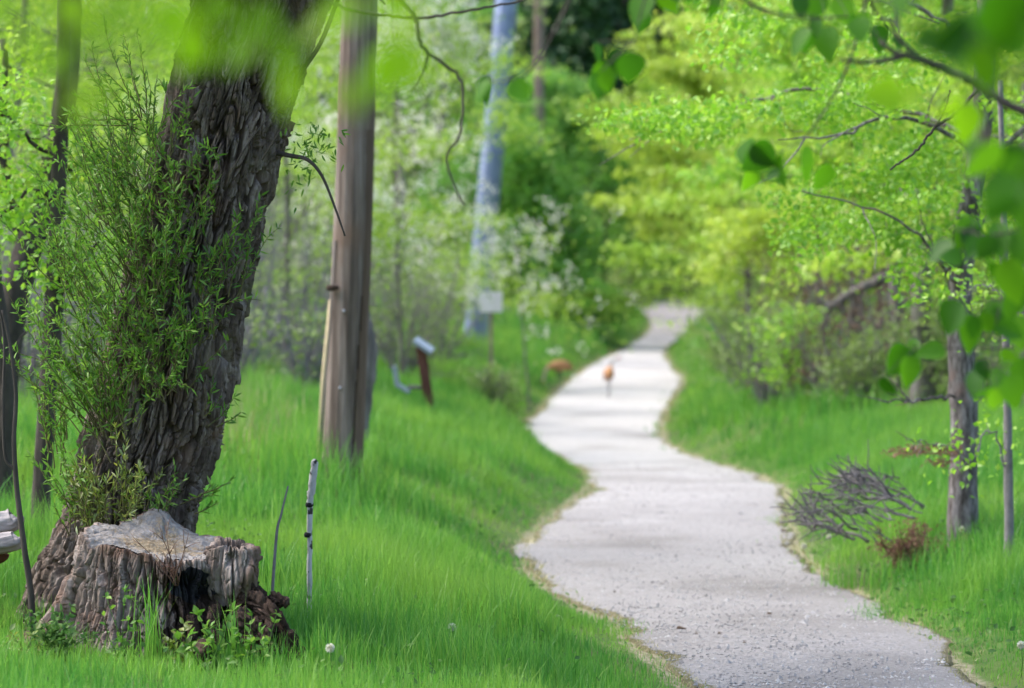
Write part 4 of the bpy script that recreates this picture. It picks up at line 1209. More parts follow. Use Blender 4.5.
# ------------------------------------------------------------------ small wood things
def build_sticks():
    rng = np.random.default_rng(4)
    d = 17.8
    b = at(309, 548, d); b[2] = gz(b[0], d) - .05
    root = thing('wooden_stake', b, 'thin white stake of peeling bark standing in the grass before the wooden pole', 'stake')
    mb = MB()
    p = smooth_line([b, at(310, 512, d), at(312, 488, d), at(315, 459, d)], 40)
    tube(mb, p, np.interp(np.linspace(0, 1, 40), [0, .3, .6, .97, 1], [.015, .017, .024, .022, .008]), 14, wob=.35)
    mb.build('shaft', M['bleached'], root, b)
    for row, px in ((505, 309.5), (535, 308.)):
        q = MB(); c = at(px, row, d)
        tube(q, [c + np.array([0, 0, -.015]), c, c + np.array([.002, 0, .015])], [.02, .026, .022], 10, wob=.2)
        q.build('knot', M['charred_wood'], root, b)
    d = 17.2
    b = at(269, 572, d); b[2] = gz(b[0], d) - .05
    root = thing('dead_stick', b, 'thin bare grey stick leaning in the grass right of the stump', 'stick')
    mb = MB(); tube(mb, smooth_line([b, at(276, 540, d), at(281, 515, d), at(288, 486, d)], 20), np.linspace(.011, .005, 20), 7)
    mb.build('stem', M['dead_grey'], root, b)
    # dark bare sapling at the left
    d = 16.2
    b = at(34, 622, d); b[2] = gz(b[0], d) - .05
    root = thing('bare_sapling', b, 'thin dark bare sapling with a fork, left of the stump', 'sapling')
    mb = MB()
    tube(mb, smooth_line([b, at(31, 595, d), at(24, 545, d), at(17, 490, d), at(14, 440, d), at(16, 395, d), at(10, 345, d), at(2, 310, d)], 60), np.linspace(.021, .008, 60), 9, wob=.1)
    mb.build('stem', M['dark_bark'], root, b)
    mb = MB(); tube(mb, smooth_line([at(15, 470, d), at(5, 455, d), at(3, 400, d), at(4, 340, d), at(-4, 290, d)], 30), np.linspace(.011, .006, 30), 7)
    mb.build('branch', M['dark_bark'], root, b)
    # weathered log ends at the left margin
    for k, (row, dd, r0, tip, lb) in enumerate(((521, 16.9, .062, 15, 'upper broken grey log end poking in at the left edge'), (541, 16.7, .058, 17, 'middle broken grey log end poking in at the left edge'),
                                          (556, 16.8, .035, 5, 'small brown log end below the two grey ones at the left edge'))):
        b = at(-110, row + 40, dd); b[2] = gz(b[0], dd)
        root = thing('fallen_log', b, lb, 'log', 'broken logs at the left edge')
        mb = MB()
        n, m = 60, 36
        p = smooth_line([at(-170, row + 85, dd + .1), at(-90, row + 38, dd), at(-30, row + 10, dd), at(tip - 5, row, dd), at(tip, row - 4, dd)], n)
        t_, A, B = frames(p)
        ang = np.linspace(0, 2 * PI, m, endpoint=False)
        rr = np.interp(np.linspace(0, 1, n), [0, .8, .96, 1], [r0 * 1.2, r0, r0 * .8, r0 * .35])[:, None] * (1 + .35 * fbm(np.cos(ang)[None] * 3, np.sin(ang)[None] * 3, np.arange(n)[:, None] * .08, 300 + k) + .2 * fbm(np.cos(ang)[None] * 9, np.sin(ang)[None] * 9, np.arange(n)[:, None] * .05, 310 + k))
        v = p[:, None] + rr[..., None] * (np.cos(ang)[None, :, None] * A[:, None] + np.sin(ang)[None, :, None] * B[:, None])
        mb.add(v.reshape(-1, 3), [grid_faces(n, m, True), np.arange(m)[::-1][None], (np.arange(m) + (n - 1) * m)[None]])
        mb.build('log', M['log_wood'] if k < 2 else M['rust_wood'], root, b)
    # grey dead treetop lying right of the path
    d = 24.5
    b = at(908, 522, d); b[2] = gz(b[0], d)
    root = thing('fallen_branch', b, 'heap of grey dead branches fanning out in the grass right of the path', 'branch')
    main = MB(); tw = MB()
    for k in range(34):
        u_ = rng.uniform(0, 1)
        tip = at(794 + 62 * u_ + rng.normal(0, 5), 514 - 38 * u_ + rng.normal(0, 4), d + rng.uniform(-.6, .8))
        s0 = tip + (at(900, 520, d) - at(824, 480, d)) * rng.uniform(.3, 1.0) * np.array([1, 1, .8]) + rng.normal(0, 1, 3) * np.array([.07, .22, .03])
        s0[2] = max(s0[2], gz(s0[0], s0[1]) + .04)
        mid = (s0 + tip) / 2 + np.array([0, 0, .03]) + rng.normal(0, .06, 3)
        p = smooth_line([s0, (s0 * .7 + mid * .3) + rng.normal(0, .02, 3), mid, (tip * .7 + mid * .3) + rng.normal(0, .03, 3), tip], 16)
        p[:, 2] = np.maximum(p[:, 2], ground(p[:, 0], p[:, 1]) + .05)
        tube(main, p, np.linspace(.014, .003, 16) * rng.uniform(.35, 1.2), 6, wob=.15, seed=k)
        for _ in range(8):
            i = rng.integers(2, 15)
            q = wander(rng, p[i], unit(tip - s0) + rng.normal(0, .4, 3), rng.uniform(.1, .28), 5, .2)
            tube(tw, q, np.linspace(.007, .003, 5), 4, caps=False)
    main.build('bough', M['brush_grey'], root, b)
    tw.build('twig', M['brush_grey'], root, b)
    # dead brown conifer sprays
    for (px, row, dd, n, sz, lb) in ((916, 514, 24.2, 700, .17, 'rusty brown dead needles heaped beside the grey fallen branches'),):
        b = at(px, row, dd); b[2] = gz(b[0], dd)
        root = thing('dead_bush', b, lb, 'bush')
        st, lf = MB(), MB()
        for k in range(40):
            p = wander(rng, b + rng.normal(0, .09, 3) * np.array([1, 1, .2]), (rng.normal(0, .8), rng.normal(0, .4), .8), rng.uniform(.2, .42), 6, .2, .0)
            tube(st, p, np.linspace(.008, .003, 6), 4)
            m = 60
            i = rng.integers(1, 6, m)
            leaves(lf, p[i] + rng.normal(0, .025, (m, 3)), rng.normal(0, 1, (m, 3)), rng.normal(0, 1, (m, 3)), .05, .012, shape='lance')
        st.build('stem', M['red_twig'], root, b)
        lf.build('foliage', M['dead_fern'], root, b, smooth=False)
    # clods and dead leaves on the gravel
    for i, (px, row, s) in enumerate(((785, 533, .09), (682, 631, .075), (720, 636, .035), (697, 636, .03), (770, 616, .045), (615, 594, .03), (745, 645, .03))):
        lbl = ['dark clod at the right edge of the gravel below the dead branches', 'largest dead leaf in the middle of the near gravel', 'small dead leaf just right of the largest dead leaf',
               'tiny dead leaf touching the largest dead leaf', 'dead leaf lying alone nearer the right gravel edge', 'small dead leaf near the left gravel edge', 'tiny dead leaf lowest on the near gravel'][i]
        dd = 16.
        for _ in range(30):
            dd = F * (ZC - float(zpath(dd)) - .05) / (row - HOR)
        b = at(px, row, dd)
        mb = MB()
        leaves(mb, [b - np.array([s / 2, 0, -.012])], [(1, .2, .1)], np.array([(0.1, -.3, 1.)]), s, s * .7, shape='broad', fold=.25)
        leaves(mb, [b - np.array([s / 2, 0, -.03])], [(1, -.2, .05)], np.array([(0.1, .3, 1.)]), s, s * .6, shape='broad', fold=-.2)
        tag(mb.build('dead_leaf', M['dry_leaf'], None, b), lbl, 'leaf', 'dead leaves on the gravel')
    # small pale dandelion clocks in the grass
    fl = [(452, 627, 'pale dandelion clock in the near grass left of the gravel'), (829, 537, 'upper pale dandelion clock in the right grass'), (804, 546, 'lower pale dandelion clock in the right grass'),
          (962, 529, 'pale dandelion clock at the foot of the rough trunk'), (1021, 645, 'pale dandelion clock at the lower right corner'), (330, 648, 'pale dandelion clock right of the crumbling stump root')]
    for (px, row, lb) in fl:
        dd = 16.
        for _ in range(40):
            x = (px - 512) / F * dd
            dd = .5 * dd + .5 * F * (ZC - gz(x, dd) - .2) / (row - HOR)
        h = at(px, row, dd); x = h[0]
        b = np.array([x, dd, gz(x, dd)])
        root = thing('dandelion', b, lb, 'flower', 'dandelion clocks in the grass')
        q = MB(); tube(q, [b, (b + h) / 2 + np.array([.01, 0, 0]), h], .003, 5); q.build('stem', M['weed_leaf'], root, b)
        q = MB(); m = 150; dv = rdirs(rng, m)
        leaves(q, h + dv * .004, dv, rdirs(rng, m), .024, .01); q.build('flower_head', M['blossom'], root, b, smooth=False)


def build_weeds():
    def weed(px, row, d, n, hgt, lsz, leafm, lb, seed, spread=.35, name='weed', broad=.5, nl=14):
        rng = np.random.default_rng(seed)
        b = at(px, row, d); b[2] = gz(b[0], d)
        root = thing(name, b, lb, 'weed')
        st, lf = MB(), MB()
        for k in range(n):
            p = wander(rng, b + rng.normal(0, .05, 3) * np.array([1, 1, 0]), (rng.normal(0, spread), rng.normal(0, spread), 1), hgt * rng.uniform(.6, 1.1), 7, .1)
            tube(st, p, np.linspace(.004, .0015, 7), 5)
            i = rng.integers(1, 7, nl)
            dr = rng.normal(0, .7, (nl, 3)); dr[:, 2] += .35
            s = lsz * rng.uniform(.6, 1.2, nl)
            leaves(lf, p[i], dr, rng.normal(0, .5, (nl, 3)) + np.array([0, -.3, 1]), s, s * broad, shape='lance', fold=.1)
        st.build('stem', M['weed_leaf'], root, b)
        lf.build('foliage', M[leafm], root, b, smooth=False)
    weed(58, 645, 15.5, 26, .30, .04, 'weed_leaf', 'dark bushy weed at the left foot of the stump', 1, .4, nl=24)
    weed(128, 650, 15.45, 5, .42, .045, 'willow_leaf', 'slim weed with oval leaves before the bark of the stump', 2, .12)
    weed(205, 650, 15.4, 9, .34, .06, 'willow_leaf', 'leafy weed growing below the charred side of the stump', 3, .45, broad=.6)
    weed(248, 655, 15.4, 9, .3, .055, 'willow_leaf', 'leafy weed before the crumbling root of the stump', 4, .4)
    weed(180, 640, 15.5, 5, .25, .06, 'young_willow', 'low yellowish weed under the rotten front of the stump', 5, .4, broad=.6)
    weed(18, 655, 15.3, 8, .22, .05, 'young_willow', 'low yellowish weed at the lower left corner', 6, .5, broad=.5)
    # tufts of long grass against the stump
    for i, (px, d, n, h, lb) in enumerate(((152, 15.62, 34, .50, 'tuft of long grass standing against the front of the stump'), (228, 15.5, 34, .42, 'tuft of long grass against the rotten right side of the stump'),
                                           (842, 23.6, 70, .30, 'tuft of grass growing up through the front of the grey dead branches'), (880, 23.4, 60, .28, 'tuft of grass between the grey dead branches and the rusty needles'), (322, 15.6, 60, .34, 'dense tuft of long grass right of the crumbling root'))):
        rng = np.random.default_rng(700 + i)
        x = (px - 512) / F * d
        b = np.array([x, d, gz(x, d)])
        mb = MB()
        blades(mb, x + rng.normal(0, .045, n) * (2 if d > 20 else 1), d + rng.normal(0, .05, n) * (3 if d > 20 else 1), h * rng.uniform(.5, 1.1, n), .010 * rng.uniform(.7, 1.3, n), rng, lean=.25, segs=5)
        tag(mb.build('grass_tuft', M['grass'], None, b), lb, 'grass tuft')


# ------------------------------------------------------------------ trees whose limbs the picture shows one by one
def line_tree(name, label, px, d, seed, trunk, tw, limbs, leaf=None, nleaf=0, lsize=.06, lboxes=(), bark='grey_bark', sides=24, cat='tree', group=None, sig=.2, stem='trunk', spray=()):
    """trunk: picture points at distance d (first one stands on the ground), tw radii in metres, limbs: (points, r0, r1)"""
    rng = np.random.default_rng(seed)
    x = (px - 512) / F * d
    b = np.array([x, d, gz(x, d)])
    root = thing(name, b, label, cat, group)
    mb = MB()
    p = smooth_line([b - np.array([0, 0, .1])] + [at(a, r, d) for a, r in trunk], 60)
    n, m = 60, sides
    t_, A, B = frames(p)
    ang = np.linspace(0, 2 * PI, m, endpoint=False)
    rr = np.interp(np.linspace(0, 1, n), np.linspace(0, 1, len(tw)), tw)[:, None] * (1 + .12 * fbm(np.cos(ang)[None] * 2, np.sin(ang)[None] * 2, np.arange(n)[:, None] * .2, seed) + .10 * vnoise(np.cos(ang)[None] * 7, np.sin(ang)[None] * 7, np.arange(n)[:, None] * .4, seed + 1))
    v = p[:, None] + rr[..., None] * (np.cos(ang)[None, :, None] * A[:, None] + np.sin(ang)[None, :, None] * B[:, None])
    mb.add(v.reshape(-1, 3), [grid_faces(n, m, True), (np.arange(m) + (n - 1) * m)[None]])
    mb.build(stem, M[bark], root, b)
    lf = MB(); anchors = []
    for (pts, r0, r1) in limbs:
        q = MB()
        lp = smooth_line([at(a[0], a[1], d + (a[2] if len(a) > 2 else 0)) for a in pts], 20)
        lp[1:] += rng.normal(0, .012, (19, 3))
        tube(q, lp, np.linspace(r0, r1, 20), 7, wob=.12)
        for _ in range(5):
            i = rng.integers(5, 19)
            sp = wander(rng, lp[i], unit(lp[min(i + 1, 19)] - lp[i - 1]) + rng.normal(0, .6, 3), np.linalg.norm(lp[-1] - lp[0]) * rng.uniform(.15, .35), 6, .18)
            tube(q, sp, np.linspace((r0 + r1) * .28, r1 * .4, 6), 4, caps=False)
            anchors.append(sp[2:])
        anchors.append(lp[6:])
        q.build('limb', M[bark], root, b)
    if leaf and nleaf:
        if lboxes:
            per = nleaf // len(lboxes)
            for (x0, y0, x1, y1) in lboxes:
                m = 14
                c = np.array([at(rng.uniform(x0, x1), rng.uniform(y0, y1), d + rng.normal(0, .5)) for _ in range(m)])
                pos = c[rng.integers(0, m, per)] + rng.normal(0, sig * .8, (per, 3)) * np.array([1, 1, .5])
                anchors.append(c)
                s = lsize * rng.uniform(.6, 1.3, per)
                leaves(lf, pos, rng.normal(0, 1, (per, 3)) - np.array([0, 0, .3]), rng.normal(0, .6, (per, 3)) + np.array([0, 0, .8]), s, s * .72)
        else:
            Aa = np.concatenate(anchors)
            pos = Aa[rng.integers(0, len(Aa), nleaf)] + rng.normal(0, sig, (nleaf, 3)) * np.array([1, 1, .6])
            s = lsize * rng.uniform(.6, 1.3, nleaf)
            leaves(lf, pos, rng.normal(0, 1, (nleaf, 3)) - np.array([0, 0, .3]), rng.normal(0, .6, (nleaf, 3)) + np.array([0, 0, .8]), s, s * .72)
        lf.build('crown', M[leaf], root, b, smooth=False)
    if spray:
        q = MB()
        for a in spray:
            pos = at(a[0], a[1], d - .3) + rng.normal(0, 1, (90, 3)) * np.array([.07, .08, .022])
            leaves(q, pos, rng.normal(0, 1, (90, 3)) * np.array([1, 1, .3]), rng.normal(0, 1, (90, 3)), .06, .012, shape='lance')
        q.build('dead_foliage', M['dead_fern'], root, b, smooth=False)
    return root


def build_line_trees():
    # rough trunk at the right
    line_tree('leafy_tree', 'rough barked tree right of the path, behind the rusty needles and blurred leaves', 964, 24.7, 21,
              [(963, 500), (964, 420), (961, 350), (960, 290), (966, 230), (978, 160), (985, 60), (990, -120)], [.15, .125, .118, .112, .105, .1, .09, .08, .06],
              [([(961, 290), (946, 272, -.4), (936, 255, -.8), (905, 225, -1.2), (860, 205, -1.6), (800, 190, -2)], .022, .005),
               ([(980, 150), (930, 125, -.5), (880, 118, -1), (840, 135, -1.2), (780, 140, -1.5)], .026, .006),
               ([(980, 140), (900, 110, .5), (810, 90, .8), (760, 100, .8), (690, 118, .8), (628, 142, .8)], .026, .005),
               ([(975, 180), (1000, 150), (1040, 120), (1090, 100)], .03, .015),
               ([(966, 240), (990, 215, .3), (1015, 190, .5), (1050, 170, .5)], .02, .008),
               ([(984, 60), (940, 20), (880, -10), (800, -40)], .026, .01),
               ([(962, 395), (935, 398, -.2), (910, 402, -.4), (880, 398, -.6)], .018, .006),
               ([(962, 450), (940, 446, -.3), (905, 440, -.5)], .014, .005)],
              'spring_leaf', 8000, .07, [(790, 215, 900, 250), (600, 110, 720, 135), (880, 130, 960, 190), (850, 150, 930, 235), (905, 225, 955, 300), (760, 90, 860, 130), (810, 60, 960, 100), (860, 20, 960, 60), (960, 200, 1024, 260), (990, 100, 1060, 180), (780, 170, 860, 230), (820, 90, 900, 135), (640, 105, 740, 135), (880, 160, 950, 215), (700, -10, 820, 60)], bark='right_bark', sig=.16, spray=[(950, 451), (935, 450), (918, 449), (902, 452), (940, 462)])
    line_tree('thin_sapling', 'thin straight grey sapling stem nearest the right edge, in front of the rough trunk', 1009, 22.5, 22,
              [(1009, 520), (1008, 450), (1007, 380), (1005, 300), (1003, 200), (1000, 80)], [.05, .038, .034, .032, .03, .026, .02],
              [([(1008, 470), (990, 430), (970, 460), (945, 445)], .010, .004), ([(1006, 350), (1020, 320), (1040, 290)], .012, .005), ([(1005, 300), (985, 285), (960, 300)], .010, .004)],
              'spring_leaf', 420, .06, bark='dead_grey', sides=12, cat='sapling', stem='stem')
    # trunks behind and left of the willow
    line_tree('grey_tree', 'upright grey trunk left of the willow, its foot in the grass', 37, 21., 23,
              [(38, 560), (42, 480), (48, 400), (54, 300), (58, 200), (62, 100), (66, -80)], [.11, .075, .068, .068, .07, .06, .05, .04],
              [([(58, 210), (40, 190), (15, 205), (-20, 235)], .02, .008), ([(60, 160), (30, 140), (5, 118), (-20, 100)], .018, .008), ([(52, 320), (75, 270), (100, 240)], .022, .01)],
              'spring_leaf', 2200, .06, bark='dark_bark', cat='tree')
    line_tree('grey_tree', 'leaning grey trunk crossing behind the upright one at the left edge', -8, 25., 24,
              [(-4, 440), (4, 380), (14, 300), (30, 245), (46, 195), (62, 120), (70, 40), (72, -80)], [.15, .13, .12, .125, .125, .12, .11, .09, .08],
              [([(25, 260), (10, 200), (2, 120), (6, 40)], .05, .03), ([(46, 195), (70, 170), (100, 150)], .03, .012)],
              'lime_leaf', 1800, .065, bark='dark_bark', cat='tree')
    line_tree('grey_tree', 'dark trunk cut off by the left edge of the picture', 2, 23., 25,
              [(2, 500), (4, 430), (5, 390), (0, 330), (-10, 240)], [.1, .085, .08, .075, .07, .06], [([(4, 400), (12, 360), (30, 320)], .02, .01)], None, 0, bark='dark_bark')
    # broken grey limb in the wood edge at the right
    line_tree('dead_tree', 'broken dead tree with a pale snapped limb in front of the brown tangle', 905, 52., 26,
              [(905, 380), (900, 330), (898, 270), (892, 200), (890, 120)], [.09, .07, .065, .06, .05, .04],
              [([(897, 275), (870, 284), (845, 298), (826, 308)], .10, .09), ([(828, 306), (826, 318), (823, 330)], .06, .04), ([(898, 320), (880, 345), (855, 380)], .03, .02)], None, 0, bark='right_bark')


# ------------------------------------------------------------------ leafy branches close to the lens
def near_branch(label, d, twig, leafs, mat, size, seed, group='blurred leafy branches close to the viewer', r=.004):
    """twig: picture points (first one at the attached end, outside the frame); leafs: (column, row, size factor, hang angle)"""
    rng = np.random.default_rng(seed)
    b = at(twig[0][0], twig[0][1], d)
    root = thing('leafy_branch', b, label, 'branch', group)
    mb = MB()
    p = smooth_line([at(a[0], a[1], d + (a[2] if len(a) > 2 else 0)) for a in twig], 40)
    tube(mb, p, np.linspace(r * 1.6, r * .5, 40), 7)
    lf = MB()
    if mat == 'near_leaf':                 # smaller leaves tucked in beside the big ones
        leafs = [(a, b_, f * .9, g) for a, b_, f, g in leafs] + [(a + rng.uniform(-24, 24), b_ + rng.uniform(-20, 16), f * rng.uniform(.5, .75), g + rng.uniform(-.9, .9)) for a, b_, f, g in leafs]
    for (px, row, f, ang) in leafs:
        c = at(px, row, d + rng.normal(0, .02 * d))
        i = np.argmin(np.linalg.norm(p - c, axis=1))
        s = size * f
        dr = np.array([math.cos(ang), rng.normal(0, .25), math.sin(ang)]); dr /= np.linalg.norm(dr)
        b0 = c - dr * s * .5
        tube(mb, smooth_line([p[i], (p[i] + b0) / 2 + np.array([0, 0, .004]), b0], 8), r * .3, 5)
        nr = np.array([rng.normal(0, .75), -1.0 + rng.normal(0, .35), rng.normal(.5, .6)])
        leaves(lf, [b0], [dr], np.array([nr]), s * rng.uniform(.85, 1.15), s * rng.uniform(.62, .86), shape='broad', fold=rng.uniform(.05, .25))
    mb.build('twig', M['dark_bark'], root, b)
    lf.build('foliage', M[mat], root, b)


def build_near_branches():
    D = -PI / 2
    near_branch('large out of focus leaf spray hanging across the upper left corner', 3.1, [(-160, -120), (-40, -50), (80, -22), (200, -18), (330, -15), (450, -25)],
                [(-10, 12, 1, D - .8), (28, 22, 1, D + .9), (52, 62, .9, D - 1.1), (74, 12, 1, D + .8), (100, 36, .8, D - .9), (128, 8, 1, D + 1.1), (150, 44, .8, D - 1.2), (176, 22, 1.1, D + .9), (192, 52, 1., D - .8), (218, 10, 1., D + .8),
                 (240, 52, .9, D - 1.), (262, 20, .8, D + .9), (282, 60, 1.1, D - .5), (292, 92, 1.1, D + .2), (318, 34, 1., D - 1.), (345, 10, .8, D + 1.), (392, 4, .8, D - .8), (82, 104, .8, D - 1.1), (112, 98, .6, D + 1.2), (20, 50, .7, D - 1.)], 'near_lime_leaf', .054, 31, r=.003)
    near_branch('pale out of focus leaf pair hanging before the wooden pole', 3.3, [(330, -100), (370, -60), (400, -20), (415, 10)],
                [(388, 72, 1., D - .5), (405, 62, 1.0, D + .5), (352, 95, .7, D), (400, 20, .8, D)], 'near_lime_leaf', .06, 32, r=.003)
    near_branch('single dark round leaf with a paler one, in front of the steel pole', 9.14, [(600, -70), (560, 20), (530, 70), (508, 80), (490, 82)],
                [(486, 92, 1.0, D - .2), (522, 92, .8, D + .9)], 'near_leaf', 0.1329, 33)
    near_branch('dark round leaf spray hanging before the evergreens', 9.40, [(700, -120), (670, -50), (645, 0), (635, 40)],
                [(630, 72, 1.1, D), (600, 78, 1.0, D - .7), (640, 8, 1.1, D - .4), (670, 5, .9, D + .5), (690, -5, .9, D), (618, 60, .7, D)], 'near_leaf', 0.1364, 34)
    near_branch('trio of round green leaves hanging over the path, in front of the yellow crowns', 10.16, [(880, -60), (850, 60), (815, 125), (795, 145)],
                [(756, 160, 1.35, D - .8), (781, 176, 1.3, D), (808, 166, 1.2, D + .2), (748, 182, .9, D - .3)], 'near_leaf', 0.1374, 35)
    near_branch('leaf cluster hanging from the top edge, left of the upper right corner', 9.91, [(700, -30), (760, 8), (815, 18), (850, 18), (880, 40)],
                [(712, 5, 1., D), (798, 45, 1.1, D - .7), (828, 45, 1.1, D), (845, 12, 1.1, D + .5), (815, 8, 1., D - .3), (878, 40, .9, D + .4), (860, 30, .8, D)], 'near_leaf', 0.1386, 36)
    near_branch('large out of focus leaf spray filling the upper right corner', 4.50, [(1180, -60), (1100, -20), (1030, 10), (960, 25), (930, 40)],
                [(1000, 20, 1.2, D), (960, 45, 1.2, D - .4), (1030, 55, 1.3, D + .3), (985, 70, .8, D), (935, 35, 1., D - .7), (1010, -10, 1.2, D), (900, -5, .8, D)], 'near_leaf', 0.1216, 37, r=.003)
    near_branch('pair of pale blurred leaves hanging under the dark bough at the right', 6.24, [(1100, 20), (1020, 70), (980, 95), (950, 108)],
                [(966, 125, 1.1, D), (948, 108, .8, D - .6), (880, 95, 1.1, PI), (905, 98, .8, PI + .3)], 'near_lime_leaf', 0.0958, 38)
    near_branch('soft blurred leaf pair at the right edge, below the dark bough', 6.30, [(1130, 60), (1080, 110), (1040, 150)],
                [(1015, 175, 1.2, D), (1000, 200, 1., D - .5), (1030, 215, 1., D), (985, 160, .8, D - .8)], 'near_leaf', 0.1452, 39, r=.003)
    near_branch('drooping green leaf cluster at the right edge, over the rough trunk', 8.89, [(1140, 120), (1080, 190), (1030, 225), (990, 235), (955, 230)],
                [(938, 252, .95, D - .9), (965, 235, 1.1, D - .5), (990, 265, 1.0, D), (1012, 280, 1.2, D + .2), (1000, 240, 1., D), (972, 240, .8, D + .7), (1020, 245, 1, D)], 'near_leaf', 0.1314, 40)
    near_branch('middle green leaf cluster at the right edge, in front of the thin sapling', 9.40, [(1140, 230), (1080, 275), (1030, 295), (985, 300)],
                [(952, 320, 1.1, D - .5), (970, 332, 1.0, D), (1000, 318, 1.1, D), (1018, 335, 1.1, D + .3), (1015, 300, 1, D - .3)], 'near_leaf', 0.1415, 41)
    near_branch('lone green leaf pair reaching left from the right edge', 9.91, [(1150, 300), (1060, 340), (1000, 348), (940, 348), (915, 350)],
                [(897, 362, 1.1, D - .5), (908, 372, .9, D), (930, 352, .9, PI + .1), (1010, 360, .8, D)], 'near_leaf', 0.1386, 42)
    near_branch('lowest green leaf cluster at the right edge, before the sapling', 9.14, [(1140, 320), (1070, 355), (1030, 365), (990, 365)],
                [(976, 388, 1.1, D - .3), (1000, 385, 1., D), (1015, 395, 1.1, D + .3), (995, 402, .8, D), (1025, 375, 1., D)], 'near_leaf', 0.1351, 43)
    # bare twigs in the middle distance
    def bare(label, d, lines, r0, r1, seed):
        rng = np.random.default_rng(seed)
        b = at(lines[0][0][0], lines[0][0][1], d)
        root = thing('bare_branch', b, label, 'branch')
        for i, ln in enumerate(lines):
            q = MB()
            p = smooth_line([at(a[0], a[1], d) for a in ln], 50)
            p[1:-1] += rng.normal(0, .0016 * d / 8, (48, 3))
            k = 1 if i == 0 else .6
            tube(q, p, np.linspace(r0, r1, 50) * k, 7, wob=.15, seed=i)
            q.build('bough' if i == 0 else 'twig', M['dark_bark'], root, b)
    bare('dark crooked twig hanging between the wooden pole and the steel pole', 11.5, [[(360, -60), (395, -10), (416, 18), (420, 40), (429, 53), (450, 68), (461, 80), (463, 110), (458, 140), (447, 155), (452, 180), (465, 205)], [(429, 53), (424, 72), (413, 90)]], .010, .004, 51)
    bare('thin grey twig crossing the tops of both poles', 13., [[(300, -10), (345, 8), (380, 15), (420, 18), (460, 12), (500, 5), (560, -10)]], .009, .005, 52)
    bare('dark bough sloping down to the right edge, below the upper right leaves', 9.5, [[(1100, 150), (1024, 112), (985, 90), (950, 72), (920, 60), (895, 52), (880, 42)], [(920, 60), (900, 40), (888, 18)], [(905, 56), (870, 62), (840, 60)]], .017, .008, 53)
    bare('dark twig slanting up before the lime leaves, under the dark bough', 14., [[(985, 80), (960, 110), (935, 128), (915, 152), (890, 170)], [(935, 128), (945, 108), (950, 90)]], .010, .005, 54)
    bare('thin twig running along the top edge above the yellow crowns', 7., [[(640, -40), (690, -10), (730, 5), (770, 14), (815, 18)]], .006, .003, 55)


# ------------------------------------------------------------------ the two cranes
def crane_mat():
    m, nt, out = new_mat('crane_plumage')
    L = nt.links.new
    at_ = nd(nt, 'ShaderNodeAttribute', attribute_name='tone')
    r = ramp(nt, [(0, (.05, .05, .055)), (.24, (.06, .055, .055)), (.30, (.38, .17, .065)), (.55, (.44, .22, .095)), (.62, (.30, .25, .22)), (.85, (.34, .32, .31)), (.9, (.35, .03, .02)), (1, (.06, .055, .05))])
    r.color_ramp.interpolation = 'LINEAR'
    tc = nd(nt, 'ShaderNodeTexCoord')
    no = nd(nt, 'ShaderNodeTexNoise', i_Scale=14., i_Detail=4.)
    L(tc.outputs['Object'], no.inputs['Vector'])
    ad = nd(nt, 'ShaderNodeMath', operation='MULTIPLY_ADD', i_1=.12, i_2=-.06)
    L(no.outputs[0], ad.inputs[0])
    sm = nd(nt, 'ShaderNodeMath', operation='ADD')
    L(at_.outputs['Fac'], sm.inputs[0]); L(ad.outputs[0], sm.inputs[1])
    L(sm.outputs[0], r.inputs[0])
    b = nd(nt, 'ShaderNodeBsdfPrincipled', i_Roughness=.8)
    L(r.outputs[0], b.inputs['Base Color'])
    L(b.outputs[0], out.inputs[0])
    return m


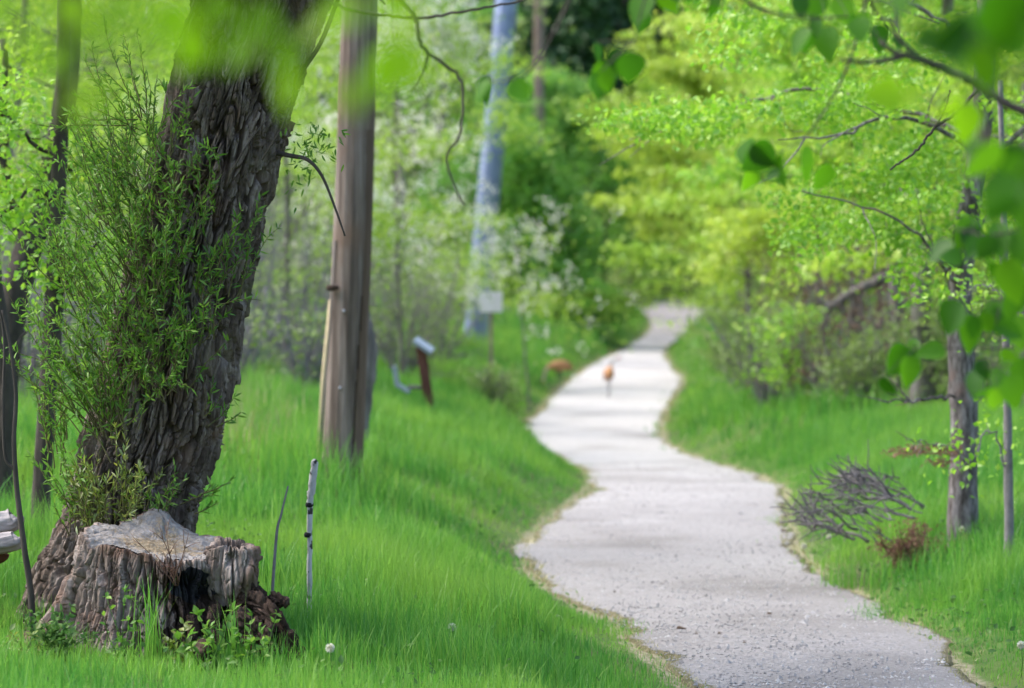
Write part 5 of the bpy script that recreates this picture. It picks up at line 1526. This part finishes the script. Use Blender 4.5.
def crane(label, base, heading, joints, edges, mat):
    """joints: (x forward, y left, z, radius, tone); the skin grows along edges as one body"""
    me = bpy.data.meshes.new('crane')
    me.from_pydata([j[:3] for j in joints], edges, [])
    o = bpy.data.objects.new('crane_skeleton', me)
    COL.objects.link(o)
    o.modifiers.new('Skin', 'SKIN')
    for v, j in zip(me.skin_vertices[0].data, joints):
        v.radius = (j[3], j[3]); v.use_root = False
    me.skin_vertices[0].data[0].use_root = True
    s = o.modifiers.new('Sub', 'SUBSURF'); s.levels = s.render_levels = 2
    dg = bpy.context.evaluated_depsgraph_get()
    nm = bpy.data.meshes.new_from_object(o.evaluated_get(dg))
    bpy.data.objects.remove(o)
    nm.materials.clear(); nm.materials.append(mat)
    co = np.empty(len(nm.vertices) * 3, np.float32); nm.vertices.foreach_get('co', co); co = co.reshape(-1, 3)
    J = np.array([j[:3] for j in joints]); tn = np.array([j[4] for j in joints]); rd = np.array([j[3] for j in joints])
    best = np.full(len(co), 1e9); tone = np.zeros(len(co))
    for a, b in edges:
        ab = J[b] - J[a]
        t = np.clip(((co - J[a]) @ ab) / (ab @ ab), 0, 1)
        dist = np.linalg.norm(co - (J[a] + t[:, None] * ab), axis=1) / (rd[a] * (1 - t) + rd[b] * t)
        k = dist < best
        best = np.where(k, dist, best); tone = np.where(k, tn[a] * (1 - t) + tn[b] * t, tone)
    at_ = nm.attributes.new('tone', 'FLOAT', 'POINT')
    at_.data.foreach_set('value', tone.astype(np.float32))
    nm.polygons.foreach_set('use_smooth', np.ones(len(nm.polygons), bool))
    r = thing('crane', base, label, 'bird')
    r.rotation_euler = (0, 0, heading)
    bo = bpy.data.objects.new('body', nm); COL.objects.link(bo); bo.parent = r
    # folded wing plumes that droop over the tail
    rng = np.random.default_rng(3)
    q = MB(); n = 70
    tail = J[1]
    pos = tail + rng.normal(0, .045, (n, 3)) + np.array([.04, 0, .02])
    dr = np.array([-1, 0, -.55]) + rng.normal(0, .25, (n, 3))
    leaves(q, pos, dr, np.array([0, 0, 1.]) + rng.normal(0, .5, (n, 3)), .17, .035, shape='lance')
    q.build('tail_plume', M['crane_plume'], r, smooth=False)
    return r


def build_cranes():
    m = crane_mat()
    M['crane_plume'] = leaf_mat('crane_plume', (.22, .10, .045), (.32, .15, .07), (.38, .2, .1), trans=.15, gloss=.03)
    # standing on the gravel, tail towards the viewer, head raised and turned right
    J = [(0, 0, .68, .15, .45), (-.20, 0, .64, .13, .45), (-.36, 0, .55, .035, .42), (.16, 0, .72, .14, .5), (.28, 0, .80, .06, .58), (.31, -.03, .92, .032, .68), (.30, -.10, 1.0, .028, .78), (.30, -.17, 1.05, .034, .84),
         (.31, -.22, 1.055, .028, .92), (.33, -.31, 1.04, .007, 1.),
         (.02, .04, .56, .04, .32), (.03, .025, .46, .015, .1), (-.02, .02, .26, .010, .05), (0, .02, .03, .010, .05), (.09, .06, .015, .009, .05),
         (.02, -.04, .56, .04, .32), (.06, -.025, .46, .015, .1), (.02, -.02, .26, .010, .05), (.05, -.02, .03, .010, .05), (.14, -.06, .015, .009, .05)]
    E = [(0, 1), (1, 2), (0, 3), (3, 4), (4, 5), (5, 6), (6, 7), (7, 8), (8, 9), (0, 10), (10, 11), (11, 12), (12, 13), (13, 14), (0, 15), (15, 16), (16, 17), (17, 18), (18, 19)]
    d = 74.
    x = (609 - 512) / F * d
    crane('rust brown crane standing on the gravel on thin dark legs', (x, d, float(zpath(d)) + .03), PI / 2 - .15, J, E, m)
    # feeding at the grass edge, head down to the left
    J2 = [(0, 0, .62, .185, .45), (-.18, 0, .63, .15, .45), (-.34, 0, .56, .05, .42), (.15, 0, .62, .15, .5), (.29, 0, .60, .06, .55), (.38, 0, .50, .04, .6), (.42, 0, .38, .034, .6), (.44, 0, .28, .04, .62),
          (.46, 0, .23, .032, .92), (.49, 0, .13, .008, 1.),
          (.0, .06, .5, .05, .32), (.01, .06, .42, .024, .1), (-.05, .06, .24, .014, .05), (-.02, .06, .0, .012, .05), (.07, .06, -.01, .009, .05),
          (.0, -.06, .5, .05, .32), (.05, -.06, .42, .024, .1), (.02, -.06, .24, .014, .05), (.06, -.06, .0, .012, .05), (.15, -.06, -.01, .009, .05)]
    d = 78.
    x = (560 - 512) / F * d
    c2 = crane('rust brown crane bending to feed in the grass at the left gravel edge', (x, d, gz(x, d) + .12), PI + .25, J2, E, m)
    c2.scale = (1.05, 1.05, 1.05)


# ------------------------------------------------------------------ go
M['young_stem'] = solid_mat('young_stem', [(.3, (.07, .075, .03)), (.7, (.16, .14, .06))], 8., bump=0)
build_ground()
build_path()
build_gravel()
build_grass()
build_willow()
build_stump()
build_wood_pole()
build_steel_pole()
build_signs()
build_sticks()
build_weeds()
build_line_trees()
build_woods()
build_far_wood()
build_near_branches()
build_cranes()

# ------------------------------------------------------------------ light
SUN_EL, SUN_AZ = math.radians(52), math.radians(-78)     # azimuth from +Y, clockwise: the sun stands to the left, a little beyond
w = bpy.data.worlds.new('World')
sc.world = w
w.use_nodes = True
nt = w.node_tree
nt.nodes.clear()
sky = nt.nodes.new('ShaderNodeTexSky')
sky.sky_type = 'NISHITA'
sky.sun_disc = False
sky.sun_elevation = SUN_EL
sky.sun_rotation = SUN_AZ
sky.air_density, sky.dust_density, sky.ozone_density = 1.0, 3.0, 1.0
bg = nt.nodes.new('ShaderNodeBackground')
bg.inputs[1].default_value = .15
wo = nt.nodes.new('ShaderNodeOutputWorld')
nt.links.new(sky.outputs[0], bg.inputs[0])
nt.links.new(bg.outputs[0], wo.inputs[0])
sl = bpy.data.lights.new('sun', 'SUN')
sl.energy = 1.5
sl.angle = math.radians(50)
sl.color = (1, .96, .9)
so = bpy.data.objects.new('sun', sl)
COL.objects.link(so)
dirv = Vector((math.sin(SUN_AZ) * math.cos(SUN_EL), math.cos(SUN_AZ) * math.cos(SUN_EL), math.sin(SUN_EL)))
so.rotation_euler = dirv.to_track_quat('Z', 'Y').to_euler()
so.location = (-20, 20, 40)

cam = bpy.data.cameras.new('camera')
cam.lens, cam.sensor_width = LENS, SENS
cam.shift_y = (HOR - Hh / 2) / W
cam.clip_start, cam.clip_end = .1, 3000
cam.dof.use_dof = True
cam.dof.focus_distance = FOCUS
cam.dof.aperture_fstop = 1.85
co = bpy.data.objects.new('camera', cam)
COL.objects.link(co)
co.location = (0, 0, ZC)
co.rotation_euler = (PI / 2, 0, 0)
sc.camera = co

sc.view_settings.view_transform = 'Standard'
sc.view_settings.look = 'None'
sc.view_settings.gamma = 1
sc.view_settings.use_curve_mapping = False
sc.view_settings.exposure = 1.62
cy = sc.cycles
cy.use_denoising = True
try:
    cy.denoiser = 'OPENIMAGEDENOISE'
except Exception:
    pass
cy.max_bounces, cy.diffuse_bounces, cy.transmission_bounces, cy.transparent_max_bounces = 7, 4, 5, 6
cy.use_adaptive_sampling = True
cy.adaptive_threshold = .015
